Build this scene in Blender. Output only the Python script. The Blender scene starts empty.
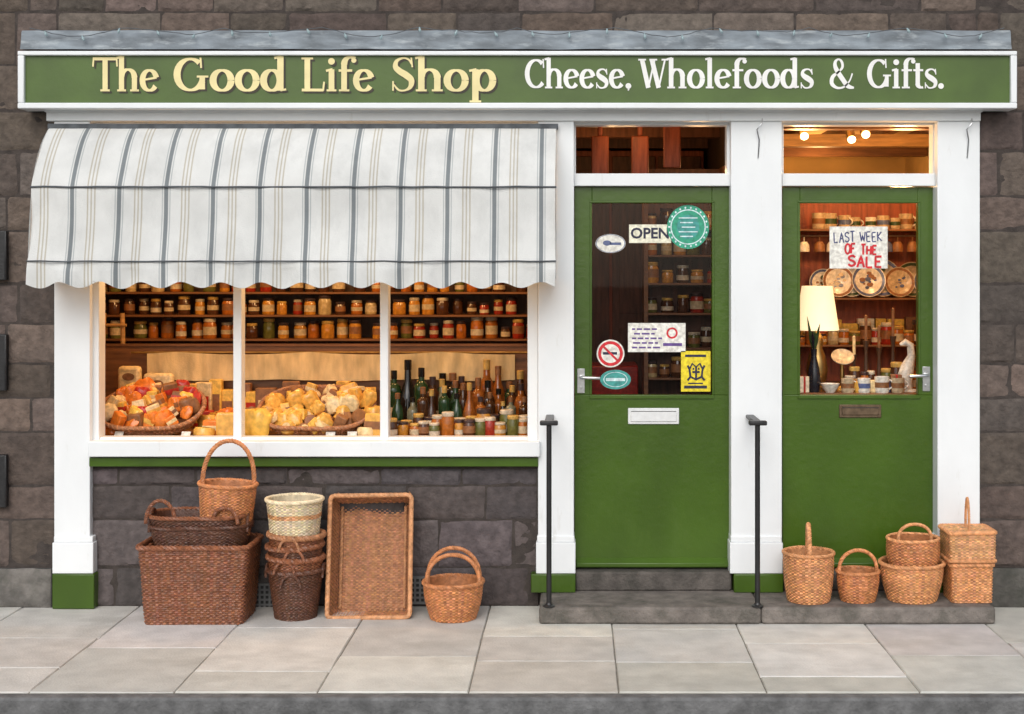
import bpy, math, random
from mathutils import Vector, Matrix, noise, Euler
random.seed(7)
scene=bpy.context.scene; COL=scene.collection
PI=math.pi; rad=math.radians
F=1387.0; D=7.3; CH=1.768; VX=575.; VY=270.
def S(Y): return F/(D+Y)
def X(px,Y=0.): return (px-VX)/S(Y)
def Z(py,Y=0.): return CH+(VY-py)/S(Y)
R=random.uniform
# ------------------------------------------------------------------ materials
def mat(name,col,rough=.5,var=.2,scale=6,stretch=(1,1,1),bump=0,bscale=60,metal=0,tone=False,col2=None,emit=None,estr=0,stain=None,spec=.5,detail=6,bstretch=None,lo=.32,hi=.68):
    m=bpy.data.materials.new(name); m.use_nodes=True
    nt=m.node_tree; N=nt.nodes; L=nt.links; b=N['Principled BSDF']
    tc=N.new('ShaderNodeTexCoord'); mp=N.new('ShaderNodeMapping'); mp.inputs['Scale'].default_value=stretch
    L.new(tc.outputs['Object'],mp.inputs['Vector'])
    nz=N.new('ShaderNodeTexNoise'); nz.inputs['Scale'].default_value=scale; nz.inputs['Detail'].default_value=detail
    L.new(mp.outputs[0],nz.inputs['Vector'])
    cr=N.new('ShaderNodeValToRGB'); e=cr.color_ramp.elements
    e[0].position=lo; e[1].position=hi
    c1=[c*(1-var) for c in col]; c2=list(col2) if col2 else [min(1,c*(1+var)) for c in col]
    e[0].color=(*c1,1); e[1].color=(*c2,1)
    L.new(nz.outputs['Fac'],cr.inputs['Fac']); out=cr.outputs['Color']
    if stain:
        sc,ssc,t0,t1,sst=stain
        m2=N.new('ShaderNodeMapping'); m2.inputs['Scale'].default_value=sst; m2.inputs['Location'].default_value=(3.1,1.7,5.2)
        L.new(tc.outputs['Object'],m2.inputs['Vector'])
        n2=N.new('ShaderNodeTexNoise'); n2.inputs['Scale'].default_value=ssc; n2.inputs['Detail'].default_value=8; n2.inputs['Roughness'].default_value=.65
        L.new(m2.outputs[0],n2.inputs['Vector'])
        mr=N.new('ShaderNodeMapRange'); mr.inputs['From Min'].default_value=t0; mr.inputs['From Max'].default_value=t1
        L.new(n2.outputs['Fac'],mr.inputs['Value'])
        mx=N.new('ShaderNodeMix'); mx.data_type='RGBA'; L.new(mr.outputs[0],mx.inputs[0]); L.new(out,mx.inputs[6]); mx.inputs[7].default_value=(*sc,1); out=mx.outputs[2]
    if tone:
        at=N.new('ShaderNodeAttribute'); at.attribute_name='tone'
        vm=N.new('ShaderNodeVectorMath'); vm.operation='MULTIPLY'; L.new(out,vm.inputs[0]); L.new(at.outputs['Color'],vm.inputs[1]); out=vm.outputs[0]
    L.new(out,b.inputs['Base Color'])
    b.inputs['Roughness'].default_value=rough; b.inputs['Metallic'].default_value=metal; b.inputs['Specular IOR Level'].default_value=spec
    if bump:
        n3=N.new('ShaderNodeTexNoise'); n3.inputs['Scale'].default_value=bscale; n3.inputs['Detail'].default_value=6
        if bstretch:
            m3=N.new('ShaderNodeMapping'); m3.inputs['Scale'].default_value=bstretch; L.new(tc.outputs['Object'],m3.inputs['Vector']); L.new(m3.outputs[0],n3.inputs['Vector'])
        else: L.new(tc.outputs['Object'],n3.inputs['Vector'])
        bp=N.new('ShaderNodeBump'); bp.inputs['Strength'].default_value=bump; bp.inputs['Distance'].default_value=.01
        L.new(n3.outputs['Fac'],bp.inputs['Height']); L.new(bp.outputs[0],b.inputs['Normal'])
    if emit:
        b.inputs['Emission Color'].default_value=(*emit,1); b.inputs['Emission Strength'].default_value=estr
    return m
M={}
M['stone']=mat('gritstone',(.112,.088,.074),.92,.28,22,bump=1.,bscale=50,tone=True,stain=((.066,.054,.048),3.5,.5,.9,(1,1,1.8)))
M['mortar']=mat('mortar',(.062,.050,.044),.95,.3,20,bump=.6,bscale=120,tone=True)
M['plinth']=mat('plinth_stone',(.12,.115,.11),.9,.35,12,bump=.8,bscale=50,tone=True,stain=((.055,.06,.05),5,.5,.75,(1,1,1)))
M['white']=mat('white_gloss_paint',(.82,.845,.855),.35,.04,5,stretch=(1,1,.4),bump=.06,bscale=30,stain=((.55,.55,.50),7,.63,.9,(2,2,.45)))
M['green']=mat('green_gloss_paint',(.049,.101,.006),.30,.16,3,stretch=(1,1,.6),bump=.13,bscale=30,stain=((.072,.130,.018),6,.56,.85,(1,1,.5)))
M['signgreen']=mat('sign_green_paint',(.066,.118,.017),.42,.14,5,bump=.06,bscale=40)
M['lead']=mat('lead_flashing',(.185,.215,.24),.65,.4,9,stretch=(.6,1,2),bump=.4,bscale=18,stain=((.40,.44,.46),12,.52,.74,(.5,1,2)))
M['paving']=mat('paving_slab',(.62,.605,.565),.85,.11,7,bump=.35,bscale=90,tone=True,stain=((.46,.445,.405),3.4,.5,.8,(1,1.4,1)))
M['kerb']=mat('kerb_stone',(.15,.15,.15),.85,.3,14,bump=.6,bscale=70,tone=True,stain=((.08,.08,.08),6,.5,.7,(1,1,1)))
M['vent']=mat('vent_clay',(.16,.16,.16),.8,.2,14)
M['joint']=mat('paving_joint',(.2,.19,.165),.95,.3,30)
M['asphalt']=mat('asphalt',(.07,.07,.072),.9,.3,60,bump=.8,bscale=200)
M['groundm']=mat('ground_earth',(.08,.085,.07),.95,.3,2,bump=.5,bscale=20)
M['step']=mat('step_stone',(.2,.175,.155),.9,.3,12,bump=.9,bscale=60,tone=True,stain=((.09,.085,.07),6,.48,.7,(1,1,1)))
M['gold']=mat('gold_letter',(.85,.73,.36),.45,.08,10)
M['letwhite']=mat('white_letter',(.86,.86,.83),.45,.05,10)
M['letshadow']=mat('letter_shadow',(.03,.024,.01),.5,.2,10)
M['black']=mat('black_iron',(.015,.015,.016),.4,.3,20,bump=.15,bscale=80)
M['seam']=mat('grey_seam_tape',(.09,.10,.11),.8,.3,20)
M['chrome']=mat('brushed_steel',(.62,.63,.64),.28,.1,30,metal=1)
M['silver']=mat('silver_painted_metal',(.72,.73,.73),.4,.06,30)
M['brass']=mat('aged_brass',(.42,.27,.10),.4,.2,20,metal=1)
M['bronze']=mat('dark_bronze',(.16,.11,.07),.45,.3,30,metal=.8)
M['slot']=mat('dark_slot',(.02,.02,.02),.7)
M['wood']=mat('shelf_wood',(.17,.07,.026),.55,.35,5,stretch=(1,8,8),bump=.15)
M['pine']=mat('pine_wood',(.45,.24,.08),.55,.35,5,stretch=(1,8,8),bump=.15)
M['darkwood']=mat('dark_wood',(.075,.032,.014),.55,.4,5,stretch=(8,8,1),bump=.15)
M['redwood']=mat('red_wood',(.30,.07,.03),.55,.4,5,stretch=(8,8,1),bump=.15)
M['umber']=mat('umber_wood',(.13,.046,.022),.5,.4,5,stretch=(8,8,1),bump=.15)
M['roomwall']=mat('interior_wall',(.36,.18,.07),.8,.25,3)
M['roomgold']=mat('interior_gold_wall',(.62,.40,.15),.8,.2,3)
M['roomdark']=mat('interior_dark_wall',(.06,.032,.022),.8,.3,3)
M['ceil']=mat('interior_ceiling',(.70,.46,.20),.8,.2,4)
M['floorm']=mat('interior_floor',(.12,.07,.04),.6,.3,5)
M['deck']=mat('display_cloth',(.30,.14,.05),.8,.4,12)
M['net']=mat('net_curtain',(.70,.52,.27),.85,.25,6,stretch=(3,1,1),bump=.3,bscale=150)
def wick(name,col,v=.28,ro=.45): return mat(name,col,ro,v,40,bump=.35,bscale=140,spec=.5,tone=True,stain=([c*.62 for c in col],9,.56,.88,(1,1,1.2)))
M['w_brown']=wick('brown_wicker',(.25,.092,.043),.3,.34); M['w_dark']=wick('dark_wicker',(.12,.048,.027),.3,.36)
M['w_tan']=wick('tan_wicker',(.70,.325,.14)); M['w_cream']=wick('cream_wicker',(.78,.66,.45),.18)
M['w_red']=wick('reddish_wicker',(.61,.25,.10)); M['w_light']=wick('light_wicker',(.68,.36,.165)); M['w_tray']=wick('tray_wicker',(.42,.19,.09)); M['w_rim']=wick('tray_rim_wicker',(.56,.28,.135))
def plain(name,col,rough=.4,**k): 
    M[name]=mat(name,col,rough,k.pop('var',.28),k.pop('scale',45),**k)
for n,c,r in [('c_amber',(.38,.115,.016),.12),('c_honey',(.50,.22,.03),.12),('c_darkbrown',(.07,.026,.011),.12),('c_cream',(.48,.36,.18),.2),('c_red',(.30,.026,.013),.15),('c_olive',(.11,.11,.026),.15),
              ('lid_gold',(.55,.34,.09),.3),('lid_white',(.56,.48,.36),.35),('lid_dark',(.05,.03,.03),.3),('paperw',(.80,.77,.70),.7),('paperd',(.52,.42,.27),.7),('g_green',(.014,.042,.014),.05),('g_brown',(.05,.018,.006),.05),('g_clear',(.17,.17,.11),.06),('g_blue',(.012,.018,.05),.05),('g_black',(.012,.010,.008),.05),('g_amber',(.25,.075,.011),.05),
              ('p_gold',(.70,.38,.075),.22),('p_orange',(.70,.19,.025),.3),('p_red',(.46,.03,.02),.3),('p_cream',(.74,.55,.28),.35),('p_brown',(.24,.10,.035),.5),('p_white',(.76,.66,.48),.35),('p_yellow',(.78,.47,.08),.3),
              ('ink',(.02,.02,.05),.6),('inkred',(.62,.02,.03),.6),('inkblue',(.06,.07,.18),.6),('inkpurple',(.12,.06,.25),.6),('stgreen',(.03,.33,.20),.5),('stteal',(.05,.30,.27),.5),('stpale',(.62,.78,.82),.5),('styellow',(.80,.62,.02),.5),('stcream',(.80,.76,.60),.5),('ceramic',(.74,.70,.62),.2),('ceramicd',(.5,.38,.24),.25),('ceramicb',(.10,.13,.26),.2),('vase',(.014,.014,.02),.25),('leafg',(.03,.06,.02),.4)]:
    plain(n,c,r)
M['shade']=mat('lit_lamp_shade',(.85,.74,.55),.8,.05,10,emit=(1,.76,.42),estr=.9)
M['bulb']=mat('lit_bulb',(1,.8,.5),.5,.02,10,emit=(1,.72,.35),estr=9)
M['fairy']=mat('fairy_bulb',(.30,.40,.42),.25,.3,60)
# window glass
g=bpy.data.materials.new('window_glass'); g.use_nodes=True; nt=g.node_tree; nt.nodes.clear()
o=nt.nodes.new('ShaderNodeOutputMaterial'); tr=nt.nodes.new('ShaderNodeBsdfTransparent'); gl=nt.nodes.new('ShaderNodeBsdfGlossy'); mx=nt.nodes.new('ShaderNodeMixShader')
gl.inputs['Roughness'].default_value=.02; tr.inputs[0].default_value=(.95,.95,.95,1); mx.inputs[0].default_value=.018
nt.links.new(tr.outputs[0],mx.inputs[1]); nt.links.new(gl.outputs[0],mx.inputs[2]); nt.links.new(mx.outputs[0],o.inputs[0]); M['glass']=g
# awning canvas
def canvas():
    m=mat('striped_canvas',(.67,.675,.655),.88,.09,4,bump=.25,bscale=160,stain=((.52,.525,.51),5,.48,.8,(1,1,.5)))
    nt=m.node_tree; N=nt.nodes; L=nt.links; b=N['Principled BSDF']
    old=b.inputs['Base Color'].links[0].from_socket
    tc=N.new('ShaderNodeTexCoord'); sx=N.new('ShaderNodeSeparateXYZ'); L.new(tc.outputs['Object'],sx.inputs[0])
    a=N.new('ShaderNodeMath'); a.operation='ADD'; a.inputs[1].default_value=20.03; L.new(sx.outputs[0],a.inputs[0])
    d=N.new('ShaderNodeMath'); d.operation='DIVIDE'; d.inputs[1].default_value=.236; L.new(a.outputs[0],d.inputs[0])
    f=N.new('ShaderNodeMath'); f.operation='FRACT'; L.new(d.outputs[0],f.inputs[0])
    cr=N.new('ShaderNodeValToRGB'); cr.color_ramp.interpolation='LINEAR'
    W=(1,1,1); G=(.30,.33,.355); G2=(.62,.65,.67); B=(.70,.64,.55)
    bands=[(.062,.08,G2),(.11,.195,G),(.225,.243,G2),(.47,.495,B),(.545,.57,B),(.62,.645,B)]
    e=cr.color_ramp.elements; first=True
    stops=[(0,W)]
    for x0,x1,c in bands: stops+=[(x0-.008,W),(x0+.004,c),(x1-.004,c),(x1+.008,W)]
    stops.append((1,W))
    e[0].position=0; e[0].color=(1,1,1,1); e[1].position=1; e[1].color=(1,1,1,1)
    for p,c in stops[1:-1]:
        q=e.new(p); q.color=(*c,1)
    L.new(f.outputs[0],cr.inputs[0])
    v=N.new('ShaderNodeVectorMath'); v.operation='MULTIPLY'; L.new(old,v.inputs[0]); L.new(cr.outputs[0],v.inputs[1]); L.new(v.outputs[0],b.inputs['Base Color'])
    return m
M['canvas']=canvas()
# ------------------------------------------------------------------ mesh builder
class MB:
    def __init__(s): s.v=[];s.f=[];s.m=[];s.t=[]
    def add(s,vs,fs,m=0,t=1.):
        o=len(s.v); s.v+=[tuple(v) for v in vs]
        tl_=isinstance(t,list)
        for q,f in enumerate(fs): s.f.append(tuple(i+o for i in f)); s.m.append(m); s.t.append(t[q] if tl_ else t)
        return s
    def box(s,x0,x1,y0,y1,z0,z1,m=0,t=1.):
        vs=[(x0,y0,z0),(x1,y0,z0),(x1,y1,z0),(x0,y1,z0),(x0,y0,z1),(x1,y0,z1),(x1,y1,z1),(x0,y1,z1)]
        return s.add(vs,[(0,3,2,1),(4,5,6,7),(0,1,5,4),(1,2,6,5),(2,3,7,6),(3,0,4,7)],m,t)
    def tube(s,pts,r,n=8,closed=False,m=0,t=1.):
        P=[Vector(p) for p in pts]; K=len(P)
        T=[]
        for i in range(K):
            a=P[(i-1)%K] if (closed or i>0) else P[i]; b=P[(i+1)%K] if (closed or i<K-1) else P[i]
            T.append((b-a).normalized())
        up=Vector((0,0,1)) if abs(T[0].z)<.9 else Vector((1,0,0))
        nrm=T[0].cross(up).normalized(); vs=[]
        for i in range(K):
            nrm=(nrm-T[i]*nrm.dot(T[i])).normalized(); bi=T[i].cross(nrm)
            rr_=r[i] if isinstance(r,(list,tuple)) else r
            for k in range(n):
                a=2*PI*k/n; vs.append(P[i]+(nrm*math.cos(a)+bi*math.sin(a))*rr_)
        fs=[]
        for i in range(K if closed else K-1):
            j=(i+1)%K
            for k in range(n): fs.append((i*n+k,i*n+(k+1)%n,j*n+(k+1)%n,j*n+k))
        if not closed: fs.append(tuple(range(n-1,-1,-1))); fs.append(tuple((K-1)*n+k for k in range(n)))
        return s.add(vs,fs,m,t)
    def lathe(s,prof,n=20,c=(0,0,0),m=0,sx=1,sy=1):
        vs=[];fs=[]
        for r,z in prof:
            for k in range(n):
                a=2*PI*k/n; vs.append((c[0]+max(r,1e-4)*math.cos(a)*sx,c[1]+max(r,1e-4)*math.sin(a)*sy,c[2]+z))
        for i in range(len(prof)-1):
            for k in range(n): fs.append((i*n+k,i*n+(k+1)%n,(i+1)*n+(k+1)%n,(i+1)*n+k))
        return s.add(vs,fs,m)
    def rope(s,pts,Rr,strands=3,turns=8,closed=False,n=5,m=0,N=None):
        P=resample([Vector(p) for p in pts],N or max(24,turns*8),closed); K=len(P)
        T=[]
        for i in range(K):
            a=P[(i-1)%K] if (closed or i>0) else P[i]; b=P[(i+1)%K] if (closed or i<K-1) else P[i]; T.append((b-a).normalized())
        up=Vector((0,0,1)) if abs(T[0].z)<.9 else Vector((1,0,0))
        nr=T[0].cross(up).normalized(); fr=[]
        for i in range(K):
            nr=(nr-T[i]*nr.dot(T[i])).normalized(); fr.append((nr.copy(),T[i].cross(nr)))
        for q in range(strands):
            pp=[]
            for i in range(K):
                a=2*PI*(q/strands+turns*i/(K if closed else K-1)); pp.append(P[i]+(fr[i][0]*math.cos(a)+fr[i][1]*math.sin(a))*Rr*.5)
            s.tube(pp,Rr*.55,n,closed,m,R(.8,1.18))
        return s
    def poly(s,pts,y,m=0): return s.add([(p[0],y,p[1]) for p in pts],[tuple(range(len(pts)))],m)
    def rect(s,x0,x1,z0,z1,y,m=0): return s.poly([(x0,z0),(x1,z0),(x1,z1),(x0,z1)],y,m)
    def disc(s,cx,cz,rx,rz,y,m=0,n=32): return s.poly([(cx+rx*math.cos(2*PI*k/n),cz+rz*math.sin(2*PI*k/n)) for k in range(n)],y,m)
    def ring(s,cx,cz,r0,r1,y,m=0,n=36,e=1.):
        vs=[];fs=[]
        for k in range(n):
            a=2*PI*k/n
            for r in(r0,r1): vs.append((cx+r*math.cos(a),y,cz+r*e*math.sin(a)))
        for k in range(n):
            j=(k+1)%n; fs.append((2*k,2*k+1,2*j+1,2*j))
        return s.add(vs,fs,m)
    def strip(s,pts,w,y,m=0):
        n=len(pts); vs=[]
        for i in range(n):
            a=pts[max(0,i-1)]; b=pts[min(n-1,i+1)]; tx,tz=b[0]-a[0],b[1]-a[1]; l=math.hypot(tx,tz) or 1
            for sg in(-1,1): vs.append((pts[i][0]-tz/l*sg*w/2,y,pts[i][1]+tx/l*sg*w/2))
        return s.add(vs,[(2*i,2*i+1,2*i+3,2*i+2) for i in range(n-1)],m)
    def mesh(s,name,mats,smooth=True,ang=40):
        me=bpy.data.meshes.new(name); me.from_pydata(s.v,[],s.f)
        for x in mats: me.materials.append(M[x] if isinstance(x,str) else x)
        me.polygons.foreach_set('material_index',s.m); me.polygons.foreach_set('use_smooth',[smooth]*len(s.f))
        at=me.color_attributes.new('tone','FLOAT_COLOR','CORNER'); buf=[]
        for f,t in zip(s.f,s.t):
            c=t if isinstance(t,tuple) else (t,t,t)
            buf+=[c[0],c[1],c[2],1.]*len(f)
        at.data.foreach_set('color',buf)
        me.update()
        if smooth: me.set_sharp_from_angle(angle=rad(ang))
        return me
def resample(P,N,closed=False):
    Q=P+[P[0]] if closed else P
    d=[0.]
    for i in range(1,len(Q)): d.append(d[-1]+(Q[i]-Q[i-1]).length)
    L=d[-1]; out=[]; j=0
    for i in range(N):
        t=L*i/(N if closed else N-1)
        while j<len(Q)-2 and d[j+1]<t: j+=1
        s_=(t-d[j])/max(1e-9,d[j+1]-d[j]); out.append(Q[j].lerp(Q[j+1],min(1,s_)))
    return out
def link(name,data,parent=None,label=None,cat=None,group=None,kind=None,loc=None,rot=None,bevel=0):
    o=bpy.data.objects.new(name,data); COL.objects.link(o)
    if parent: o.parent=parent
    if loc is not None: o.location=loc
    if rot is not None: o.rotation_euler=rot
    if label: o['label']=label
    if cat: o['category']=cat
    if group: o['group']=group
    if kind: o['kind']=kind
    if bevel:
        b=o.modifiers.new('Bevel','BEVEL'); b.width=bevel; b.segments=2; b.limit_method='ANGLE'
    return o
def thing(name,label,cat,loc=(0,0,0),rot=None,group=None): return link(name,None,None,label,cat,group,None,loc,rot)
def obj(name,mb,mats,parent=None,bevel=0,smooth=True,ang=40,**k): return link(name,mb.mesh(name,mats if isinstance(mats,(list,tuple)) else [mats],smooth,ang),parent,bevel=bevel,**k)
ORD=['first','second','third','fourth','fifth','sixth','seventh','eighth','ninth','tenth','eleventh','twelfth','thirteenth','fourteenth','fifteenth','sixteenth','seventeenth','eighteenth','nineteenth','twentieth','twenty-first','twenty-second','twenty-third','twenty-fourth','twenty-fifth','twenty-sixth','twenty-seventh','twenty-eighth','twenty-ninth','thirtieth']
def text(mb,s,cx,cz,y,size,m=0,xs=1.,rot=0,bold=0):
    cu=bpy.data.curves.new('t','FONT'); cu.body=s; cu.size=size; cu.align_x='CENTER'; cu.align_y='CENTER'; cu.resolution_u=3; cu.offset=bold
    ob=bpy.data.objects.new('t',cu); COL.objects.link(ob)
    dg=bpy.context.evaluated_depsgraph_get(); me=bpy.data.meshes.new_from_object(ob.evaluated_get(dg))
    c,sn=math.cos(rot),math.sin(rot)
    vs=[(cx+(v.co.x*xs*c-v.co.y*sn),y,cz+(v.co.x*xs*sn+v.co.y*c)) for v in me.vertices]
    mb.add(vs,[tuple(p.vertices) for p in me.polygons],m)
    bpy.data.objects.remove(ob); bpy.data.meshes.remove(me); bpy.data.curves.remove(cu)
# ------------------------------------------------------------------ serif lettering
Tk,tn=.176,.066
def arc(cx,cy,rx,ry,a0,a1,n=24): return [(cx+rx*math.cos(rad(a0+(a1-a0)*i/n)),cy+ry*math.sin(rad(a0+(a1-a0)*i/n))) for i in range(n+1)]
def spl(p,n=8):
    out=[]
    q=[p[0]]+p+[p[-1]]
    for i in range(1,len(q)-2):
        for k in range(n):
            t=k/n; a,b,c,d=q[i-1],q[i],q[i+1],q[i+2]
            out.append(tuple(.5*((2*b[j])+(c[j]-a[j])*t+(2*a[j]-5*b[j]+4*c[j]-d[j])*t*t+(3*b[j]-a[j]-3*c[j]+d[j])*t**3) for j in range(len(a))))
    out.append(p[-1]); return out
def ser(x,y,w=.32): return ([(x-w/2,y),(x+w/2,y)],.058)
def hl(x,y): return ([(x-.15,y-.055),(x+.05,y-.01)],.07)
Sp=[(.57,.80,.05),(.48,.93,.055),(.33,.965,.055),(.16,.88,.10),(.13,.71,.15),(.25,.58,.18),(.42,.47,.19),(.56,.33,.17),(.54,.14,.12),(.40,.035,.055),(.22,.04,.055),(.08,.2,.045)]
def sgl(fx,fy):
    P=spl([(a*fx,b*fy,w) for a,b,w in Sp]); return ([(a,b) for a,b,w in P],[w for a,b,w in P])
Amp=spl([(.92,.50,.06),(.80,.24,.055),(.58,.05,.065),(.32,.02,.085),(.11,.16,.15),(.14,.38,.14),(.36,.54,.065),(.52,.70,.10),(.50,.88,.10),(.37,.97,.065),(.24,.87,.12),(.27,.66,.165),(.52,.32,.175),(.74,.08,.155),(.98,.02,.065)])
dot=lambda x,y,r=.1:('dot',x,y,r)
GL={
'T':([([(.42,.02),(.42,.95)],Tk),([(0,.945),(.84,.945)],.09),([(.03,.97),(.01,.72)],.055),([(.81,.97),(.83,.72)],.055),ser(.42,.03)],.84),
'h':([([(.14,.02),(.14,1.02)],Tk),hl(.12,1.02),(arc(.36,.40,.22,.23,170,0),None),([(.58,.42),(.58,.02)],Tk),ser(.14,.03,.3),ser(.58,.03,.3)],.76),
'e':([(arc(.33,.32,.24,.29,15,325),None),([(.1,.33),(.57,.40)],.06)],.66),
'G':([(arc(.46,.49,.37,.45,48,335),None),([(.79,.06),(.79,.42)],.155),ser(.8,.43,.32),([(.74,.98),(.76,.68)],.055)],1.0),
'o':([(arc(.34,.32,.25,.29,0,360,32),None)],.70),
'd':([(arc(.32,.32,.23,.29,0,360,32),None),([(.56,.02),(.56,1.02)],Tk),hl(.54,1.02),([(.56,.03),(.72,.06)],.06)],.76),
'L':([([(.2,.02),(.2,.97)],Tk),ser(.2,.955,.36),([(.03,.04),(.70,.04)],.08),([(.69,.02),(.72,.28)],.055)],.78),
'i':([([(.17,.02),(.17,.64)],Tk),hl(.15,.65),ser(.17,.03,.3),dot(.17,.87,.098)],.36),
'l':([([(.17,.02),(.17,1.02)],Tk),hl(.15,1.02),ser(.17,.03,.3)],.36),
'f':([([(.2,.02),(.2,.80)],Tk),(arc(.40,.78,.20,.21,180,50),None),dot(.50,.90,.075),([(.03,.605),(.45,.605)],.07),ser(.2,.03,.32)],.48),
'S':([sgl(1,1),([(.56,.98),(.59,.70)],.045),([(.06,.02),(.06,.3)],.045)],.70),
's':([sgl(.80,.66),([(.45,.65),(.47,.46)],.042),([(.05,.0),(.05,.2)],.042)],.56),
'p':([([(.17,-.30),(.17,.64)],Tk),hl(.15,.65),(arc(.42,.32,.23,.29,0,360,32),None),ser(.17,-.29,.32)],.76),
'C':([(arc(.46,.49,.37,.45,48,318),None),([(.75,.98),(.77,.68)],.055)],.84),
'W':([([(.12,.95),(.36,.02)],Tk),([(.36,.02),(.60,.95)],.07),([(.50,.95),(.76,.02)],Tk),([(.76,.02),(1.0,.95)],.07),ser(.12,.955,.3),ser(.55,.955,.3),ser(1.0,.955,.26)],1.1),
't':([([(.2,.14),(.2,.84)],Tk),(arc(.36,.16,.16,.13,180,290),None),([(.02,.605),(.42,.605)],.07)],.46),
'&':([([(a,b) for a,b,w in Amp],[w for a,b,w in Amp])],1.0),
',':([dot(.14,.08,.096),([(.19,.05),(.13,-.07)],.06)],.30),
'.':([dot(.12,.08,.096)],.26)}
def word(mb,s,x0,x1,zb,cap,y,m=0,dx=0,dz=0):
    tot=sum(GL[c][1] for c in s)-.05; k=(x1-x0)/tot; cx=0; q=0
    for c in s:
        for st in GL[c][0]:
            yy=y-.0002*(q%9); q+=1
            if st[0]=='dot':
                _,px,pz,r=st; mb.poly([(x0+dx+(cx+px)*k+r*cap*math.cos(2*PI*a/16),zb+dz+pz*cap+r*cap*math.sin(2*PI*a/16)) for a in range(16)],yy,m); continue
            pts,w=st; n=len(pts); vs=[]
            for i in range(n):
                a=pts[max(0,i-1)]; b=pts[min(n-1,i+1)]; tx,ty=b[0]-a[0],b[1]-a[1]; l=math.hypot(tx,ty) or 1; tx/=l;ty/=l
                ww=w[i] if isinstance(w,list) else (w if w else tn+(Tk+.02-tn)*abs(ty)**1.3)
                for sgn in(-1,1):
                    gx=cx+pts[i][0]-ty*sgn*ww/2; gz=pts[i][1]+tx*sgn*ww/2
                    vs.append((x0+dx+gx*k,yy,zb+dz+gz*cap))
            mb.add(vs,[(2*i,2*i+1,2*i+3,2*i+2) for i in range(n-1)],m)
        cx+=GL[c][1]
# hand lettering
HS=spl([(.5,.85),(.3,1.),(.05,.85),(.1,.6),(.4,.45),(.5,.2),(.25,0.),(0,.15)],5)
HO=[(.28+.28*math.cos(rad(a)),.5+.5*math.sin(rad(a))) for a in range(80,455,20)]
HL={'L':[[(0,1),(.02,0),(.45,.02)]],'A':[[(0,0),(.26,1),(.52,0)],[(.1,.38),(.44,.42)]],'S':[HS],'T':[[(.26,0),(.24,1)],[(0,.97),(.52,1)]],'W':[[(0,1),(.16,0),(.32,.7),(.48,0),(.66,1)]],
 'E':[[(.45,1),(0,.98),(.02,0),(.46,.02)],[(.02,.52),(.36,.54)]],'K':[[(0,1),(.02,0)],[(.48,1),(.03,.48),(.5,0)]],'O':[HO],'F':[[(.46,1),(0,.98),(.02,0)],[(.02,.5),(.36,.52)]],'H':[[(0,1),(.02,0)],[(.48,1),(.46,0)],[(.02,.5),(.46,.54)]],' ':[]}
def hand(mb,s,x0,z0,wd,h,w,y,m,rot=0,jit=.05):
    tot=sum((.66 if c=='W' else .35 if c==' ' else .52)+.16 for c in s); k=wd/tot; cx=0; q=0
    for c in s:
        jz=R(-jit,jit); js=R(.9,1.1)
        for st in HL[c]:
            pts=[]
            for a,b in st:
                u=(cx+a)*k; v=(b*js+jz)*h; pts.append((x0+u*math.cos(rot)-v*math.sin(rot),z0+u*math.sin(rot)+v*math.cos(rot)))
            P=[Vector((p[0],0,p[1])) for p in pts]; P=resample(P,max(6,len(P)*3)); mb.strip([(p.x,p.z) for p in P],w,y-.00012*(q%6),m); q+=1
        cx+=(.66 if c=='W' else .35 if c==' ' else .52)+.16
# ------------------------------------------------------------------ SETTING: ground, road, pavement
KF=-1.56; KB=-1.49
b=MB(); b.add([(-150,-150,-.125),(150,-150,-.125),(150,150,-.125),(-150,150,-.125)],[(0,1,2,3)]); obj('ground',b,'groundm',kind='structure')
b=MB(); b.add([(-60,-9,-.112),(60,-9,-.112),(60,KF+.01,-.112),(-60,KF+.01,-.112)],[(0,1,2,3)]); obj('road',b,'asphalt',kind='structure')
b=MB()
b.box(-12,12,KB,.1,-.12,-.007,1)
def slab(x0,x1,y0,y1,t,gx=.002):
    nx,ny=8,8; vs=[];fs=[]; off=R(0,50); tz=R(-.0015,.0015); ax=R(-.003,.003); ay=R(-.003,.003)
    xs=[x0+gx,x0+gx+.004]+[x0+gx+.004+(x1-x0-2*gx-.008)*i/(nx-1) for i in range(1,nx-1)]+[x1-gx-.004,x1-gx]
    ys=[y0+gx,y0+gx+.004]+[y0+gx+.004+(y1-y0-2*gx-.008)*i/(ny-1) for i in range(1,ny-1)]+[y1-gx-.004,y1-gx]
    for j,y in enumerate(ys):
        for i,x in enumerate(xs):
            e=(i in(0,len(xs)-1)) or (j in(0,len(ys)-1))
            z=tz+ax*(i/len(xs)-.5)+ay*(j/len(ys)-.5)+.0015*noise.noise((x*4+off,y*4,0))-(.008 if e else 0)
            xx=x+.0025*noise.noise((x*3+off,y*5,3.)); yy=y+.0025*noise.noise((x*6,y*3+off,8.)); vs.append((xx,yy,z))
    w=len(xs)
    for j in range(len(ys)-1):
        for i in range(w-1): fs.append((j*w+i,j*w+i+1,(j+1)*w+i+1,(j+1)*w+i))
    b.add(vs,fs,0,t)
bx=[-2.29,-1.68,-1.08,-.447,.184,.805,1.447,2.05]
while bx[0]>-9: bx.insert(0,bx[0]-R(.56,.7))
while bx[-1]<9: bx.append(bx[-1]+R(.56,.7))
CU=[[-.52,-1.02],[-.78,-1.22],[-.40,-.98],[-.66,-1.14],[-.86],[-.48,-1.24],[-.94],[-.6,-1.08]]
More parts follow.
